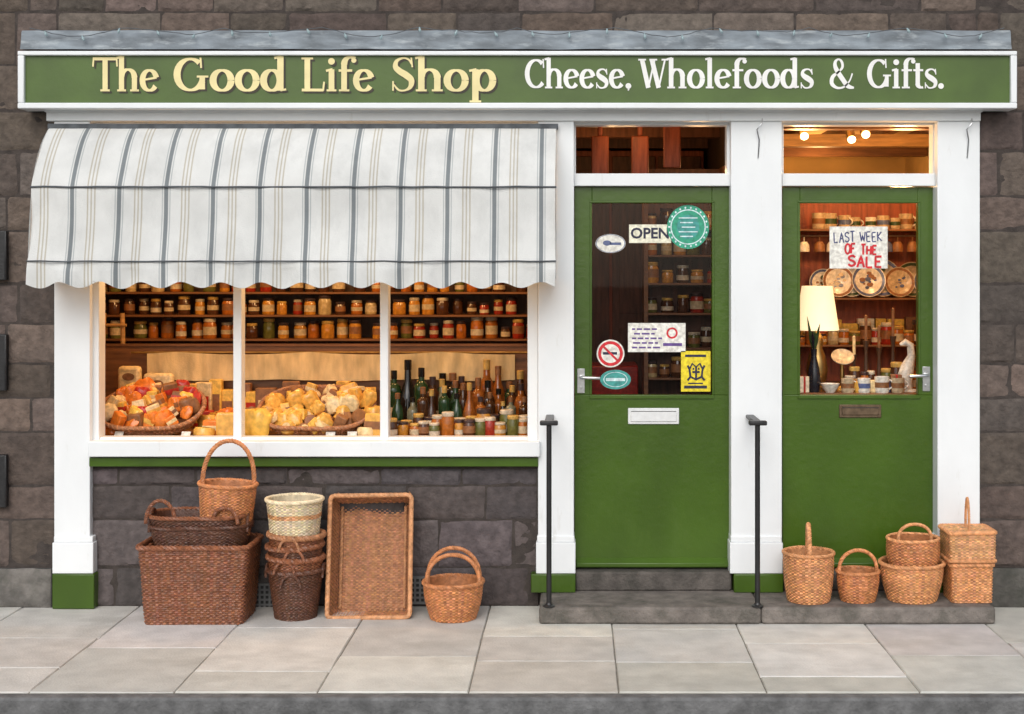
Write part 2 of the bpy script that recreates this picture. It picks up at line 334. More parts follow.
for i in range(len(bx)-1):
    cuts=[.02]+[c+R(-.06,.06) for c in CU[i%8]]+[KB+.003]
    for a,c2 in zip(cuts[:-1],cuts[1:]):
        q=R(.86,1.1); slab(bx[i],bx[i+1],c2,a,(q*R(.98,1.03),q,q*R(.96,1.03)))
obj('pavement',b,['paving','joint'],kind='structure')
b=MB(); b.box(-12,12,KF,KB-.002,-.14,-.004,0,1.); obj('kerb',b,'kerb',kind='structure',bevel=.012)
# ------------------------------------------------------------------ BUILDING
bld=thing('shop_building','dark stone shop building with white painted shopfront and two green doors','building')
courses=[0.,.205]
while courses[-1]<5: courses.append(courses[-1]+random.choice([.18,.21,.24,.25,.28]))
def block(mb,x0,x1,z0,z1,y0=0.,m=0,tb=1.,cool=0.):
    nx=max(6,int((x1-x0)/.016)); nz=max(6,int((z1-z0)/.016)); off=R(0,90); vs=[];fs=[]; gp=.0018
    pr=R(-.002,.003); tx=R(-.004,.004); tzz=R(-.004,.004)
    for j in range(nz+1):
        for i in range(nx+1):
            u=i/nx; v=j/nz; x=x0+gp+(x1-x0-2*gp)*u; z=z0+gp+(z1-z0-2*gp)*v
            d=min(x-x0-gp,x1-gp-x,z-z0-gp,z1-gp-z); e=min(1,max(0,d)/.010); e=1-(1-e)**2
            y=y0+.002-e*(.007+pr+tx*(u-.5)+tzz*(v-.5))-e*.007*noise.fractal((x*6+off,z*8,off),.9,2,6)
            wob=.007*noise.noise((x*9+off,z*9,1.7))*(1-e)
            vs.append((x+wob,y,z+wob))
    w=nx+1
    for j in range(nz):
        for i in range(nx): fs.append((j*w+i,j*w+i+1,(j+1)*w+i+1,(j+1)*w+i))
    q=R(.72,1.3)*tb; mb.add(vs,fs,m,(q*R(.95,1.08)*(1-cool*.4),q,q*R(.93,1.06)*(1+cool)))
def region(mb,x0,x1,z0,z1,y0=0.,m=0,tb=1.,lo=.26,hi=.68,cool=0.):
    for a,c in zip(courses[:-1],courses[1:]):
        a2=max(a,z0); c2=min(c,z1)
        if c2-a2<.05: continue
        x=x0-R(0,.3)
        while x<x1:
            l=R(lo,hi); p=max(x,x0); q=min(x+l,x1)
            if q-p>.05: block(mb,p,q,a2,c2,y0,m,tb,cool)
            x+=l
b=MB()
XL=X(53,-.04); XR=X(981,-.04); ZT=Z(45)
region(b,-4.5,XL+.01,.2,3.6); region(b,XR-.01,4.5,.2,3.6); region(b,XL+.01,XR-.01,ZT,3.6)
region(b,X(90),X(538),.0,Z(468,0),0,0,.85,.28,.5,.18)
b.box(-5.5,XL+.03,0,.14,0,2.62,1,.9); b.box(XR-.03,5.5,0,.14,0,2.62,1,.9); b.box(-5.5,5.5,0,.14,2.62,5.,1,.9); b.box(XL+.03,X(538),0,.14,0,Z(464),1,.8); b.box(X(538),XR-.03,.03,.14,0,.18,1,.8)
obj('stone_wall',b,['stone','mortar'],bld)
for (x0,x1) in ((-4.5,X(51,-.04)),(X(983,-.04),4.5)):
    x=x0; b=MB()
    while x<x1:
        l=min(R(.5,.8),x1-x); 
        if x1-x-l<.15: l=x1-x
        block(b,x,x+l,0,.205,-.035,0,1.); x+=l
    b.box(x0,x1,-.032,.0,0,.2,0,.6)
    obj('plinth_course',b,'plinth',bld)
# shopfront joinery
PY=-.045
def pilaster(p0,p1,zb,q0,q1,base0,base1):
    m=MB(); m.box(X(p0,PY),X(p1,PY),PY,.1,Z(572,PY),Z(112,PY)); m.box(X(q0,PY-.02),X(q1,PY-.02),PY-.018,.09,Z(573,PY),Z(542,PY))
    m.box(X(q0+1,PY-.02),X(q1-1,PY-.02),PY-.010,.09,Z(542,PY),Z(536,PY))
    p=obj('pilaster',m,'white',bld,bevel=.004)
    m=MB(); m.box(X(base0,PY-.025),X(base1,PY-.025),PY-.025,.085,zb,Z(573.2,PY))
    obj('plinth_block',m,'green',p,bevel=.005)
    return p
pilaster(54,90,0,52,93,52,94); pilaster(538,574,.0851,536,575.5,531,575.5); pd=pilaster(731,782,.0851,730,783,734,783.5); pr=pilaster(937.5,980,.0851,936,982,936,983)
for p,px in ((pd,758),(pr,967)):
    m=MB(); c=X(px,PY); m.tube([(c,PY-.003,Z(158,PY)),(c+.005,PY-.012,Z(140,PY)),(c-.01,PY-.03,Z(130,PY)),(c+.015,PY-.04,Z(124,PY)),(c+.02,PY-.02,Z(119,PY))],.0035,6); obj('hook',m,'chrome',p)
b=MB(); b.box(X(46,-.06),X(981,-.06),-.06,.12,Z(121,-.06),Z(100,-.06)); b.box(X(44,-.075),X(983,-.075),-.078,.1,Z(112,-.075),Z(105,-.075))
obj('frieze',b,'white',bld,bevel=.004)
for a,c in ((574,731),(782,937.5)):
    b=MB()
    b.box(X(a,.02),X(c,.02),.015,.12,Z(186,.02),Z(173.5,.02)); b.box(X(a,.02),X(c,.02),.025,.115,Z(125,.02),Z(119,.02))
    b.box(X(a,.02),X(a,.02)+.010,.026,.114,Z(175,.02),Z(120,.02)); b.box(X(c,.02)-.022,X(c,.02),.026,.114,Z(175,.02),Z(120,.02))
    ft=obj('transom',b,'white',bld,bevel=.003)
# window
b=MB(); WY=.0
b.box(X(90,WY),X(99,WY),WY,.1,Z(441),Z(122)); b.box(X(527.5,WY),X(538,WY),WY,.1,Z(441),Z(122)); b.box(X(99),X(527.5),WY+.003,.1,Z(136),Z(122))
for px in (237,384): b.box(X(px-4.2),X(px+4.2),WY+.006,.09,Z(441),Z(136))
b.box(X(99),X(527.5),WY+.012,.09,Z(441),Z(437.5))
win=obj('shop_window',b,'white',bld,bevel=.004)
b=MB(); b.box(X(88,-.08),X(540,-.08),-.085,.11,Z(457,-.08),Z(441.5,-.08)); obj('sill',b,'white',win,bevel=.006)
b=MB(); b.box(X(89,-.055),X(538,-.055),-.055,.05,Z(466.5,-.05),Z(457.8,-.05)); obj('sill_strip',b,'green',win,bevel=.003)
# doors
DY=.05; zb=Z(568,DY)
def door(x0,x1,g0,g1,label,glazed):
    m=MB(); zt=Z(187,DY); a,c=X(x0,DY),X(x1,DY); p,q=X(g0,DY),X(g1,DY); zg0,zg1=Z(395,DY),Z(203,DY)
    m.box(a,p,DY,DY+.045,zg0,zt); m.box(q,c,DY,DY+.045,zg0,zt); m.box(p,q,DY,DY+.045,zg1,zt)
    m.box(a,c,DY,DY+.045,zb,zg0)
    w=.012
    m.box(p-w,q+w,DY-.008,DY,zg0-w-.008,zg0); m.box(p-w,q+w,DY-.006,DY,zg1,zg1+w); m.box(p-w,p,DY-.006,DY,zg0,zg1); m.box(q,q+w,DY-.006,DY,zg0,zg1)
    d=obj('door',m,'green',bld,bevel=.003,label=label)
    if glazed:
        m=MB(); m.rect(p,q,zg0,zg1,DY+.025); obj('pane',m,'glass',d)
    m=MB(); m.add([(a+.01,DY-.03,zb+.012),(c-.01,DY-.03,zb+.012),(c-.01,DY-.03,zb+.03),(a+.01,DY-.03,zb+.03),(a+.01,DY-.001,zb+.012),(c-.01,DY-.001,zb+.012),(c-.01,DY-.001,zb+.055),(a+.01,DY-.001,zb+.055)],[(0,1,2,3),(3,2,6,7),(0,3,7,4),(1,5,6,2),(0,4,5,1)])
    obj('weatherboard',m,'green',d,bevel=.002)
    return d
dl=door(574.5,731,592,712,'green door with open sign and round stickers on its glass',True); dr=door(782.5,937,800,918,'green door with white sale notice on its glass',False)
def letterbox(d,x0,x1,y0,y1,mt):
    m=MB(); a,c=X(x0,DY),X(x1,DY); z0,z1=Z(y1,DY),Z(y0,DY)
    m.box(a,c,DY-.008,DY+.01,z0,z1); m.box(a+.014,c-.014,DY-.014,DY-.0075,z0+.014,z1-.014)
    l=obj('letterbox',m,mt,d,bevel=.003)
    m=MB(); m.box(a+.016,c-.016,DY-.0145,DY-.013,z1-.018,z1-.0145); obj('slot',m,'slot',l)
letterbox(dl,628,679,408,424,'silver'); letterbox(dr,839,881,404.5,417.5,'bronze')
def lever(d,px,py,sg):
    m=MB(); c=X(px,DY); z=Z(py,DY); m.box(c-.02,c+.02,DY-.008,DY+.004,z-.085,z+.045)
    m.tube([(c,DY,z),(c,DY-.045,z),(c+sg*.02,DY-.052,z),(c+sg*.10,DY-.05,z-.003)],.009,10)
    m.tube([(c,DY-.007,z-.055),(c,DY-.012,z-.055)],.008,10)
    obj('handle',m,'chrome',d,bevel=.002)
lever(dl,581,377,1); lever(dr,926,375,-1)
# thresholds
for a,c in ((575,731),(783,937)): 
    b=MB(); b.box(X(a),X(c),-.03,.12,.0851,zb-.004,0,R(.5,.65)); obj('threshold',b,'step',bld,bevel=.01)
b=MB()
xs=[X(539,-.36),.93,2.10]
for a,c in zip(xs[:-1],xs[1:]): b.box(a+.001,c-.001,-.385,.03,0,.085,0,R(.8,.95))
obj('door_step',b,'step',bld,bevel=.014)
# air vents & iron straps
for px,py in ((418,590),(263,597)):
    b=MB(); c=X(px); z=Z(py); b.box(c-.1,c+.1,-.022,-.002,z-.07,z+.075,0)
    for i in range(7):
        for j in range(5): b.box(c-.085+i*.026,c-.07+i*.026,-.0242,-.0215,z-.055+j*.026,z-.04+j*.026,1)
    obj('air_vent',b,['vent','slot'],bld)
for y0,y1 in ((231,280),(334,390),(454,506)): 
    b=MB(); b.box(X(-12),X(9),-.05,.01,Z(y1),Z(y0)); b.tube([(X(9),-.045,Z(y1)),(X(9),-.045,Z(y0))],.008,6)
    obj('iron_strap',b,'black',bld,bevel=.004)
# room
b=MB(); x0,x1,y0,y1,z0,z1=-3.2,2.5,.13,3.2,.16,2.72
b.add([(x0,y0,z0),(x1,y0,z0),(x1,y1,z0),(x0,y1,z0)],[(0,1,2,3)],0); b.add([(x0,y0,z1),(x1,y0,z1),(x1,y1,z1),(x0,y1,z1)],[(0,1,2,3)],1)
b.add([(x0,y0,z0),(x0,y1,z0),(x0,y1,z1),(x0,y0,z1)],[(0,1,2,3)],2); b.add([(x1,y0,z0),(x1,y1,z0),(x1,y1,z1),(x1,y0,z1)],[(0,1,2,3)],3); 
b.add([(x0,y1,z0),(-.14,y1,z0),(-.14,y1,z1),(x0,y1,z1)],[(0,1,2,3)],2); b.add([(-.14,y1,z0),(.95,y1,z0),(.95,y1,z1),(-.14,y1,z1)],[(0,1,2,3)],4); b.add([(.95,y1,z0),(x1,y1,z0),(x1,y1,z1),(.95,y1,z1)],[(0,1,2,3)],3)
b.box(-.17,-.11,.12,3.19,.161,2.719,4); b.box(.93,.985,.12,3.19,.161,2.719,4)  # first partition is added to keep window lights out of the dim lobby
obj('interior_room',b,['floorm','ceil','roomwall','roomgold','roomdark'],bld,smooth=False)
for a,c,ys,mt in ((-3.19,-.171,(.75,1.35,1.95,2.6),'darkwood'),(-.109,.929,(.9,1.6,2.4),'umber')):
    for y in ys:
        b=MB(); b.box(a,c,y,y+.09,2.62,2.718); obj('ceiling_beam',b,mt,bld)
for xa_ in (1.12,1.42,1.72,2.02,2.32):
    b=MB(); b.box(xa_,xa_+.06,.2,3.19,2.655,2.718); obj('ceiling_beam',b,'umber',bld)
for y in (.62,1.75,2.5):
    b=MB(); b.box(.987,2.49,y,y+.10,2.575,2.654); obj('ceiling_beam',b,'wood' if y!=1.75 else 'pine',bld)
b=MB(); zd=Z(439.5,.1); b.box(-3.1,-.18,.11,.78,zd-.07,zd); b.box(-3.1,-.18,.74,.78,.17,zd-.071)
obj('display_deck',b,['deck'],bld)
# flashing
b=MB(); nx=160; vs=[];fs=[]
pf=[(-.012,Z(31)),(-.020,Z(33)),(-.024,Z(38)),(-.028,Z(45)),(-.040,Z(50.5))]
for j,(y,z) in enumerate(pf):
    for i in range(nx+1):
        x=X(21,-.03)+(X(1011,-.03)-X(21,-.03))*i/nx; k=.006*noise.noise((x*5,j*3.,0)); vs.append((x,y-.004-abs(k)*.6*(j>0),z+k*.6))
for j in range(len(pf)-1):
    for i in range(nx): fs.append((j*(nx+1)+i,j*(nx+1)+i+1,(j+1)*(nx+1)+i+1,(j+1)*(nx+1)+i))
b.add(vs,fs); obj('lead_flashing',b,'lead',bld)
# ------------------------------------------------------------------ SIGN
SY=-.14
sg=thing('shop_sign','long green fascia sign with cream and white lettering above the shopfront','sign',(0,0,0))
b=MB(); b.box(X(24,SY),X(1011,SY),SY,-.03,Z(105,SY),Z(54,SY)); obj('board',b,'signgreen',sg)
b=MB(); a0,a1=X(19,SY),X(1016,SY); fy0,fy1=SY-.022,-.028; zt,zb2=Z(51.5,SY),Z(109,SY); w=.03
b.box(a0,a1,fy0,fy1,zt-w*.75,zt); b.box(a0,a1,fy0,fy1,zb2,zb2+w); b.box(a0,a0+w*1.1,fy0+.001,fy1,zb2+w,zt-w*.75); b.box(a1-w*1.1,a1,fy0+.001,fy1,zb2+w,zt-w*.75)
obj('frame',b,'white',sg,bevel=.005)
ly=SY-.004; zbl=Z(91.5,SY)
for wd,p0,p1 in (('The',93,158),('Good',174,286),('Life',301,373),('Shop',391,495)):
    m=MB(); word(m,wd,X(p0,SY),X(p1,SY),zbl,.178,ly,0); word(m,wd,X(p0,SY),X(p1,SY),zbl,.178,ly+.0025,1,.010,-.010)
    obj('lettering',m,['gold','letshadow'],sg,smooth=False,label='cream yellow serif lettering with dark drop shadow')
zbl=Z(88.5,SY)
for wd,p0,p1 in (('Cheese,',525,631),('Wholefoods',639,813),('&',829,853),('Gifts.',867,943)):
    m=MB(); word(m,wd,X(p0,SY),X(p1,SY),zbl,.155,ly,0); obj('lettering',m,['letwhite'],sg,smooth=False,label='white serif lettering')
# fairy lights
ls=thing('light_string','string of small unlit bulbs looped along the lead flashing above the sign','fairy lights',(0,0,0))
b=MB(); pts=[]; bl=[]
n=130
for i in range(n+1):
    px=30+(1004-30)*i/n; u=(i%13)/13; y=23+(6+3*math.sin(i*.31))*math.sin(PI*u)+R(-.6,.6)
    p=(X(px,-.05),-.056,Z(y+5,-.05)); pts.append(p)
    if i%5==2: bl.append(p)
b.tube(pts,.0022,5); obj('cable',b,'seam',ls)
mbulb=MB().lathe([(0,0),(.004,0),(.005,.008),(.007,.013),(.0075,.02),(.005,.028),(0,.031)],10).mesh('bulb',['fairy'])
for p in bl: link('bulb',mbulb,ls,loc=p,rot=(rad(180+R(-40,10)),R(-.6,.6),0))
# ------------------------------------------------------------------ AWNING
aw=thing('awning','striped grey and cream canvas awning over the shop window','awning',(0,0,0))
ax0,ax1=-2.735,-.098
prof=spl([(-.065,2.512),(-.11,2.49),(-.19,2.42),(-.265,2.315),(-.318,2.186),(-.35,2.0),(-.368,1.812),(-.373,1.76),(-.375,1.692)],6)
nx=260; vs=[];fs=[]; K=len(prof)
for j,(y,z) in enumerate(prof):
    v=j/(K-1)
    for i in range(nx+1):
        x=ax0+(ax1-ax0)*i/nx
        dy=.012*noise.noise((x*3.3,v*3,0))*min(1,v*4)+.007*noise.noise((x*9,v*4,4.))*min(1,v*4)
        if v>.72: dy+=.013*math.sin(x*2*PI/.2+1.6*noise.noise((x*2,0,0)))*(v-.72)/.28
        sag=.022*math.sin(PI*min(1,max(0,(z-1.812)/(2.186-1.812)))) if 1.812<z<2.186 else 0
        if z>2.186: sag=.014*math.sin(PI*(z-2.186)/(2.512-2.186))
        dz=0
        if v>.97: dz=.016*math.sin(x*2*PI/.2+.6)+.010*noise.noise((x*6,2,0))
        vs.append((x+.005*noise.noise((x*2,v*6,9)),y-dy+sag,z+dz))
for j in range(K-1):
    for i in range(nx): fs.append((j*(nx+1)+i,j*(nx+1)+i+1,(j+1)*(nx+1)+i+1,(j+1)*(nx+1)+i))
b=MB(); b.add(vs,fs)
for x in(ax0,ax1):
    pp=[(x,y,z) for y,z in prof if z>1.72]; o=len(pp); b.add(pp+[(x,-.06,p[2]) for p in pp],[(i,i+1,o+i+1,o+i) for i in range(o-1)])
obj('canopy',b,'canvas',aw,ang=70)
for (y,z,r) in ((-.325,2.186,.005),(-.376,1.812,.004)):
    m=MB(); m.tube([(ax0-.004+(ax1-ax0+.008)*i/40,y+.004*noise.noise((i*.7,z,0)),z+.005*noise.noise((i*.5,z,3))) for i in range(41)],r,6); obj('bar',m,'seam',aw)
m=MB(); m.box(ax0-.01,ax1+.01,-.085,-.061,2.50,2.53); obj('head_rail',m,'seam',aw,bevel=.004)
for x in(ax0+.015,ax1-.015):
    for (y,z) in ((-.30,2.18),(-.35,1.812)):
        m=MB(); m.tube([(x,-.05,1.95),(x,y,z)],.009,8); obj('arm',m,'black',aw)
# ------------------------------------------------------------------ handrails
for px,py,lab in ((549,609,'black metal handrail beside the shop window end of the step'),(757.5,607,'black metal handrail standing between the two green doors')):
    Y=-.36; c=X(px,Y); t=thing('handrail',lab,'handrail',(c,Y,.085),group='handrails on the door step')
    ht=Z(424,Y)-.085
    m=MB(); m.tube([(0,0,0),(0,0,ht)],.013,12); obj('post',m,'black',t)
    m=MB(); m.lathe([(0,0),(.03,0),(.03,.005),(.018,.01),(.013,.02)],16); obj('foot_plate',m,'black',t)
    m=MB(); m.box(-.045,.045,-.03,.012,ht-.005,ht+.018); m.box(-.022,.022,.011,.305,ht-.003,ht+.016); obj('rail',m,'black',t,bevel=.006)
# ------------------------------------------------------------------ WICKER
def rr(a,b_,r,n):
    P=[]
    r=min(r,a,b_)
    for cx,cy,a0 in ((a-r,b_-r,0),(-a+r,b_-r,90),(-a+r,-b_+r,180),(a-r,-b_+r,270)):
        for k in range(13): an=rad(a0+90*k/12); P.append(Vector((cx+r*math.cos(an),cy+r*math.sin(an),0)))
    return resample(P,n,True)
def cpow(x,p): return math.copysign(abs(x)**p,x)
def segtones(rows,ns):
    tt={}
    for k in range(rows+2):
        rb=R(.84,1.14)
        for s_ in range(ns+2):
            q=rb*R(.82,1.2); tt[(k,s_)]=(q,q*R(.9,1.06),q*R(.8,1.1))
    return tt
def woven(mb,a,b_,r,h,base=.8,bulge=0.,amp=.003,th=.011,m=0,z0=0.,mrow=None,pitch=.0075,stake=.0135):
    per=sum((p-q).length for p,q in zip(rr(a,b_,r,60),rr(a,b_,r,60)[1:]+rr(a,b_,r,60)[:1]))*(base+1)/2
    rows=max(4,int(h/pitch)); ns=max(16,int(per/stake)//2*2)
    n=ns*4; P=rr(a,b_,r,n); NN=[]
    for i in range(n):
        t=P[(i+1)%n]-P[i-1]; NN.append(Vector((t.y,-t.x,0)).normalized())
    wx=R(0,90); tt=segtones(rows,ns)
    sc=lambda v: base+(1-base)*v+bulge*math.sin(PI*v)
    K=rows*4; vs=[]
    for j in range(K+1):
        v=j/K; k=j//4; u=(j%4)/4; pf=math.sin(PI*u)**.6 if u>0 else 0
        for i in range(n):
            w=cpow(math.cos(PI*i/4+k*PI),.8); d=amp*(pf*1.1-.8)+amp*1.0*w*pf+amp*.5*noise.noise((i*.21,k*3.1,a*30))
            q=1+.014*noise.noise((P[i].x*9+wx,P[i].y*9,v*2.5))
            p=P[i]*sc(v)*q+NN[i]*d; vs.append((p.x,p.y,z0+h*v+.0028*noise.noise((i*.06,k*1.1,7+wx))+.007*v*noise.noise((P[i].x*6+wx,P[i].y*6,3.))))
    fs=[];ts=[];ms=[]
    for j in range(K):
        k=j//4
        for i in range(n):
            fs.append((j*n+i,j*n+(i+1)%n,(j+1)*n+(i+1)%n,(j+1)*n+i))
            sg_=((i+2)//4)%ns; c=tt[(k,sg_)]
            ts.append(c if (sg_+k)%2==0 else tuple(x*.7 for x in tt[(0,sg_)])); ms.append(mrow(k/rows) if mrow else m)
    o=len(mb.v); mb.v+=vs; mb.f+=[tuple(q+o for q in f) for f in fs]; mb.t+=ts; mb.m+=ms
    K2=rows; vs=[]
    for j in range(K2+1):
        v=j/K2
        for i in range(n):
            w=math.cos(PI*i/4+j*PI); d=-th-amp*.8*w; p=P[i]*sc(v)+NN[i]*d; vs.append((p.x,p.y,z0+max(.006,h*v)))
    mb.add(vs,[(j*n+i,(j+1)*n+i,(j+1)*n+(i+1)%n,j*n+(i+1)%n) for j in range(K2) for i in range(n)],m,.8)
    vs=[(p.x*base,p.y*base,z0+.008) for p in P]; mb.add(vs,[tuple(range(n))],m,.7)
    vs=[(p.x*base,p.y*base,z0+.001) for p in P]; mb.add(vs,[tuple(range(n-1,-1,-1))],m,.7)
    return P
def rim(mb,a,b_,r,z,Rr=.011,turns=40,m=0): mb.rope([(p.x,p.y,z+.003*noise.noise((p.x*8,p.y*8,z*9))) for p in rr(a,b_,r,96)],Rr,3,turns,True,5,m,N=turns*7)
def hoop(mb,w,z0,top,phi=0.,Rr=.011,off=0.,lean=0.,turns=16,m=0,pw=1.,dip=.05):
    pts=[(w*.97,0,-dip)]
    for k in range(25):
        t=PI*k/24; pts.append((w*math.copysign(abs(math.cos(t))**pw,math.cos(t)),0,(top-z0)*math.sin(t)**.85))
    pts.append((-w*.97,0,-dip))
    q=[]
    for x,y,z in pts:
        yy=off+z*math.sin(lean); zz=z*math.cos(lean)
        c,s_=math.cos(phi),math.sin(phi); q.append((x*c-yy*s_,x*s_+yy*c,z0+zz))
    mb.rope(q,Rr,3,turns,False,5,m,N=turns*9)
def small_loop(mb,cx,cy,z,wid,ht,along,Rr=.008,m=0):
    pts=[]
    for k in range(17):
        t=PI*k/16; u=wid*math.cos(t); zz=z-.03+(ht+.03)*math.sin(t)
        pts.append((cx+(u if along=='x' else 0),cy+(u if along=='y' else 0),zz))
    mb.rope(pts,Rr,3,8,False,5,m,N=60)
GB='wicker baskets for sale outside the shop'
def basket(label,loc,a,b_,r,h,base,mt,bulge=0.,rz=0.,rimR=.012,amp=.0026,hoops=(),loops=(),hm=None,mrow=None,mats=None,rot=None,pitch=.0075,stake=.0135):
    t=thing('wicker_basket',label,'basket',loc,rot or (0,0,rz),GB)
    m=MB(); woven(m,a,b_,r,h,base,bulge,amp,mrow=mrow,pitch=pitch,stake=stake); obj('body',m,mats or [mt],t,ang=80)
    m=MB(); rim(m,a,b_,r,h,rimR*.85,max(20,int((a+b_)*2/.036))); obj('rim',m,hm or mt,t)
    for hp in hoops:
        m=MB(); hoop(m,**hp); obj('handle',m,hm or mt,t)
    for lp in loops:
        m=MB(); small_loop(m,*lp); obj('handle',m,hm or mt,t)
    return t
def wplane(mb,o,u,v,nrm,rows,ns,amp=.004,m=0):
    o,u,v,nrm=map(Vector,(o,u,v,nrm)); n=ns*4; K=rows*4; vs=[]; tt=segtones(rows,ns); fs=[];ts=[]
    for j in range(K+1):
        k=j//4; q=(j%4)/4; pf=math.sin(PI*q)**.6 if q>0 else 0
        for i in range(n+1):
            w=cpow(math.cos(PI*i/4+k*PI),.8); d=amp*(pf-.8)+amp*1.0*w*pf+amp*.4*noise.noise((i*.2,k*3.,ns))
            vs.append(o+u*(i/n)+v*(j/K)+nrm*d)
    for j in range(K):
        for i in range(n):
            fs.append((j*(n+1)+i,j*(n+1)+i+1,(j+1)*(n+1)+i+1,(j+1)*(n+1)+i)); sg_=(i+2)//4
            ts.append(tt[(j//4,sg_)] if (sg_+j//4)%2==0 else tuple(x*.7 for x in tt[(0,sg_)]))
    mb.add(vs,fs,m,ts)
# left group
hx=X(201,-.24); hy=-.24
basket('large rectangular brown wicker hamper at the bottom of the left pile',(hx,hy,0),.277,.17,.035,.385,.89,'w_brown',rimR=.017,amp=.003,pitch=.0092,stake=.016,loops=((-.256,0,.34,.06,.03,'y',.009),(.256,0,.34,.06,.03,'y',.009)))
basket('dark oval basket with end handles, lower of two lying in the brown hamper',(hx+.005,hy-.01,.345),.252,.15,.13,.135,.86,'w_dark',rimR=.012,rz=.03,loops=((-.244,0,.135,.07,.075,'y',.009),(.244,0,.135,.07,.075,'y',.009)))
basket('dark oval basket with looped handles directly under the tall hooped basket',(hx-.005,hy-.015,.405),.247,.145,.13,.125,.86,'w_dark',rimR=.013,rz=-.05,hm='w_brown',loops=((-.16,-.115,.125,.075,.085,'x',.010),(.165,-.11,.125,.065,.05,'x',.010)))
basket('tall tan basket with big hoop handle on top of the left pile',(X(225,-.25),hy,.425),.143,.125,.12,.255,.84,'w_red',rimR=.012,hoops=(dict(w=.128,z0=.255,top=.475,phi=.15,Rr=.012),),rot=(0,rad(3),0))
sx_,sy_=X(296,-.22),-.225
basket('dark brown tapered pot basket at the bottom of the pot stack',(sx_,sy_,0),.139,.139,.139,.245,.76,'w_dark',rimR=.015,loops=((-.143,0,.24,.045,.03,'y'),(.143,0,.24,.045,.03,'y'),(.0,-.141,.205,.05,.035,'x')))
for i,(dz,lab,mt) in enumerate(((.058,'brown pot basket, second from the ground in the pot stack','w_brown'),(.116,'dark pot basket, third from the ground in the pot stack','w_dark'),(.172,'brown pot basket just beneath the cream pot basket','w_brown'))):
    basket(lab,(sx_+(-.007,.005,-.003)[i],sy_,dz),.138,.138,.138,.25,.76,mt,rimR=.018,hm='w_brown' if i!=2 else 'w_tray',loops=(((-.03,.02,-.01)[i],-.139,.215,.05,.035,'x'),),rot=(0,rad((1.5,-2,1.5)[i]),0))
basket('cream wicker pot basket with tan band on top of the pot stack',(sx_-.006,sy_,.315),.141,.141,.141,.285,.78,'w_cream',rimR=.013,mats=['w_cream','w_light'],mrow=lambda v:1 if .66<v<.76 else 0)
# leaning tray
tl=thing('wicker_tray','rectangular wicker tray leaning upright against the stone wall','basket tray',(X(368,-.28),-.265,.004),(rad(-14),rad(-.8),0),GB)
a,hh,dp=.210,.615,.13; e=.032
m=MB(); wplane(m,(-a+e,dp,e),(2*a-2*e,0,0),(0,0,hh-2*e),(0,-1,0),62,26,.0028)
wplane(m,(-a,0,0),(e,dp,e),(0,0,hh),(1,-.2,0),62,9,.0028); wplane(m,(a,0,0),(-e,dp,e),(0,0,hh),(-1,-.2,0),62,9,.0028)
wplane(m,(-a,0,0),(2*a,0,0),(0,dp,e),(0,0,1),13,28,.0028); wplane(m,(-a,0,hh),(2*a,0,0),(0,dp,-e),(0,0,-1),13,28,.0028)
m.box(-a+e,a-e,dp+.006,dp+.012,e,hh-e)
obj('body',m,'w_tray',tl,ang=80)
m=MB(); m.rope([(p.x,-.005,p.y+hh/2) for p in rr(a,hh/2,.02,120)],.0125,3,80,True,5,0,N=560); obj('rim',m,'w_rim',tl)
for q in range(2):
    m=MB(); x_=(-a+e+.012)*(1 if q else -1); m.rope([(x_,dp-.008,e+.015),(x_,dp-.008,hh-e-.015)],.008,2,20); obj('edging',m,'w_rim',tl)
basket('round reddish wicker basket with two crossed hoop handles beside the leaning tray',(X(453,-.27),-.25,0),.150,.145,.145,.185,.76,'w_red',bulge=.06,rimR=.014,hoops=(dict(w=.133,z0=.185,top=.355,phi=0,off=.03,lean=-.12,Rr=.011),dict(w=.133,z0=.185,top=.325,phi=0,off=-.035,lean=.12,Rr=.011)),hm='w_red')
# right group on step
zs=.0855
basket('tall tan basket with upright handle, leftmost on the door step',(X(808,-.22),-.235,zs),.126,.123,.123,.245,.84,'w_tan',bulge=.06,rimR=.012,hoops=(dict(w=.115,z0=.245,top=.385,phi=PI/2-.12,Rr=.012),))
basket('small tan basket with arched hoop handle between two bigger baskets',(X(856.5,-.2),-.235,zs),.106,.10,.1,.15,.8,'w_red',bulge=.06,rimR=.011,hoops=(dict(w=.098,z0=.15,top=.255,phi=.1,Rr=.010),))
bx_=X(911,-.2)
basket('wide round tan basket on the step supporting a smaller round basket',(bx_,-.215,zs),.16,.15,.15,.19,.76,'w_tan',bulge=.05,rimR=.013)
basket('round bulging basket with looped handle sitting in the wide tan basket',(bx_+.005,-.22,zs+.155),.128,.123,.123,.16,.86,'w_red',bulge=.10,rimR=.011,hoops=(dict(w=.085,z0=.16,top=.235,phi=0.05,off=-.03,Rr=.009),),hm='w_tan')
jx=X(967,-.2)
basket('square tan basket on the step at far right under another square basket',(jx,-.205,zs),.106,.10,.02,.192,.95,'w_tan',rimR=.014)
t=basket('square tan basket with upright handle, topmost at the far right of the step',(jx,-.205,zs+.206),.117,.11,.02,.15,.98,'w_light',rimR=.013,hoops=(dict(w=.055,z0=.155,top=.31,phi=PI/2-.12,Rr=.007),),hm='w_tan')
m=MB(); rim(m,.116,.109,.02,.008,.010,26); obj('foot_rim',m,'w_tan',t)
m=MB(); wplane(m,(-.115,-.107,.153),(.23,0,0),(0,.214,0),(0,0,1),20,14,.003); m.box(-.112,.112,-.105,.105,.141,.149); obj('lid',m,'w_light',t,ang=80)
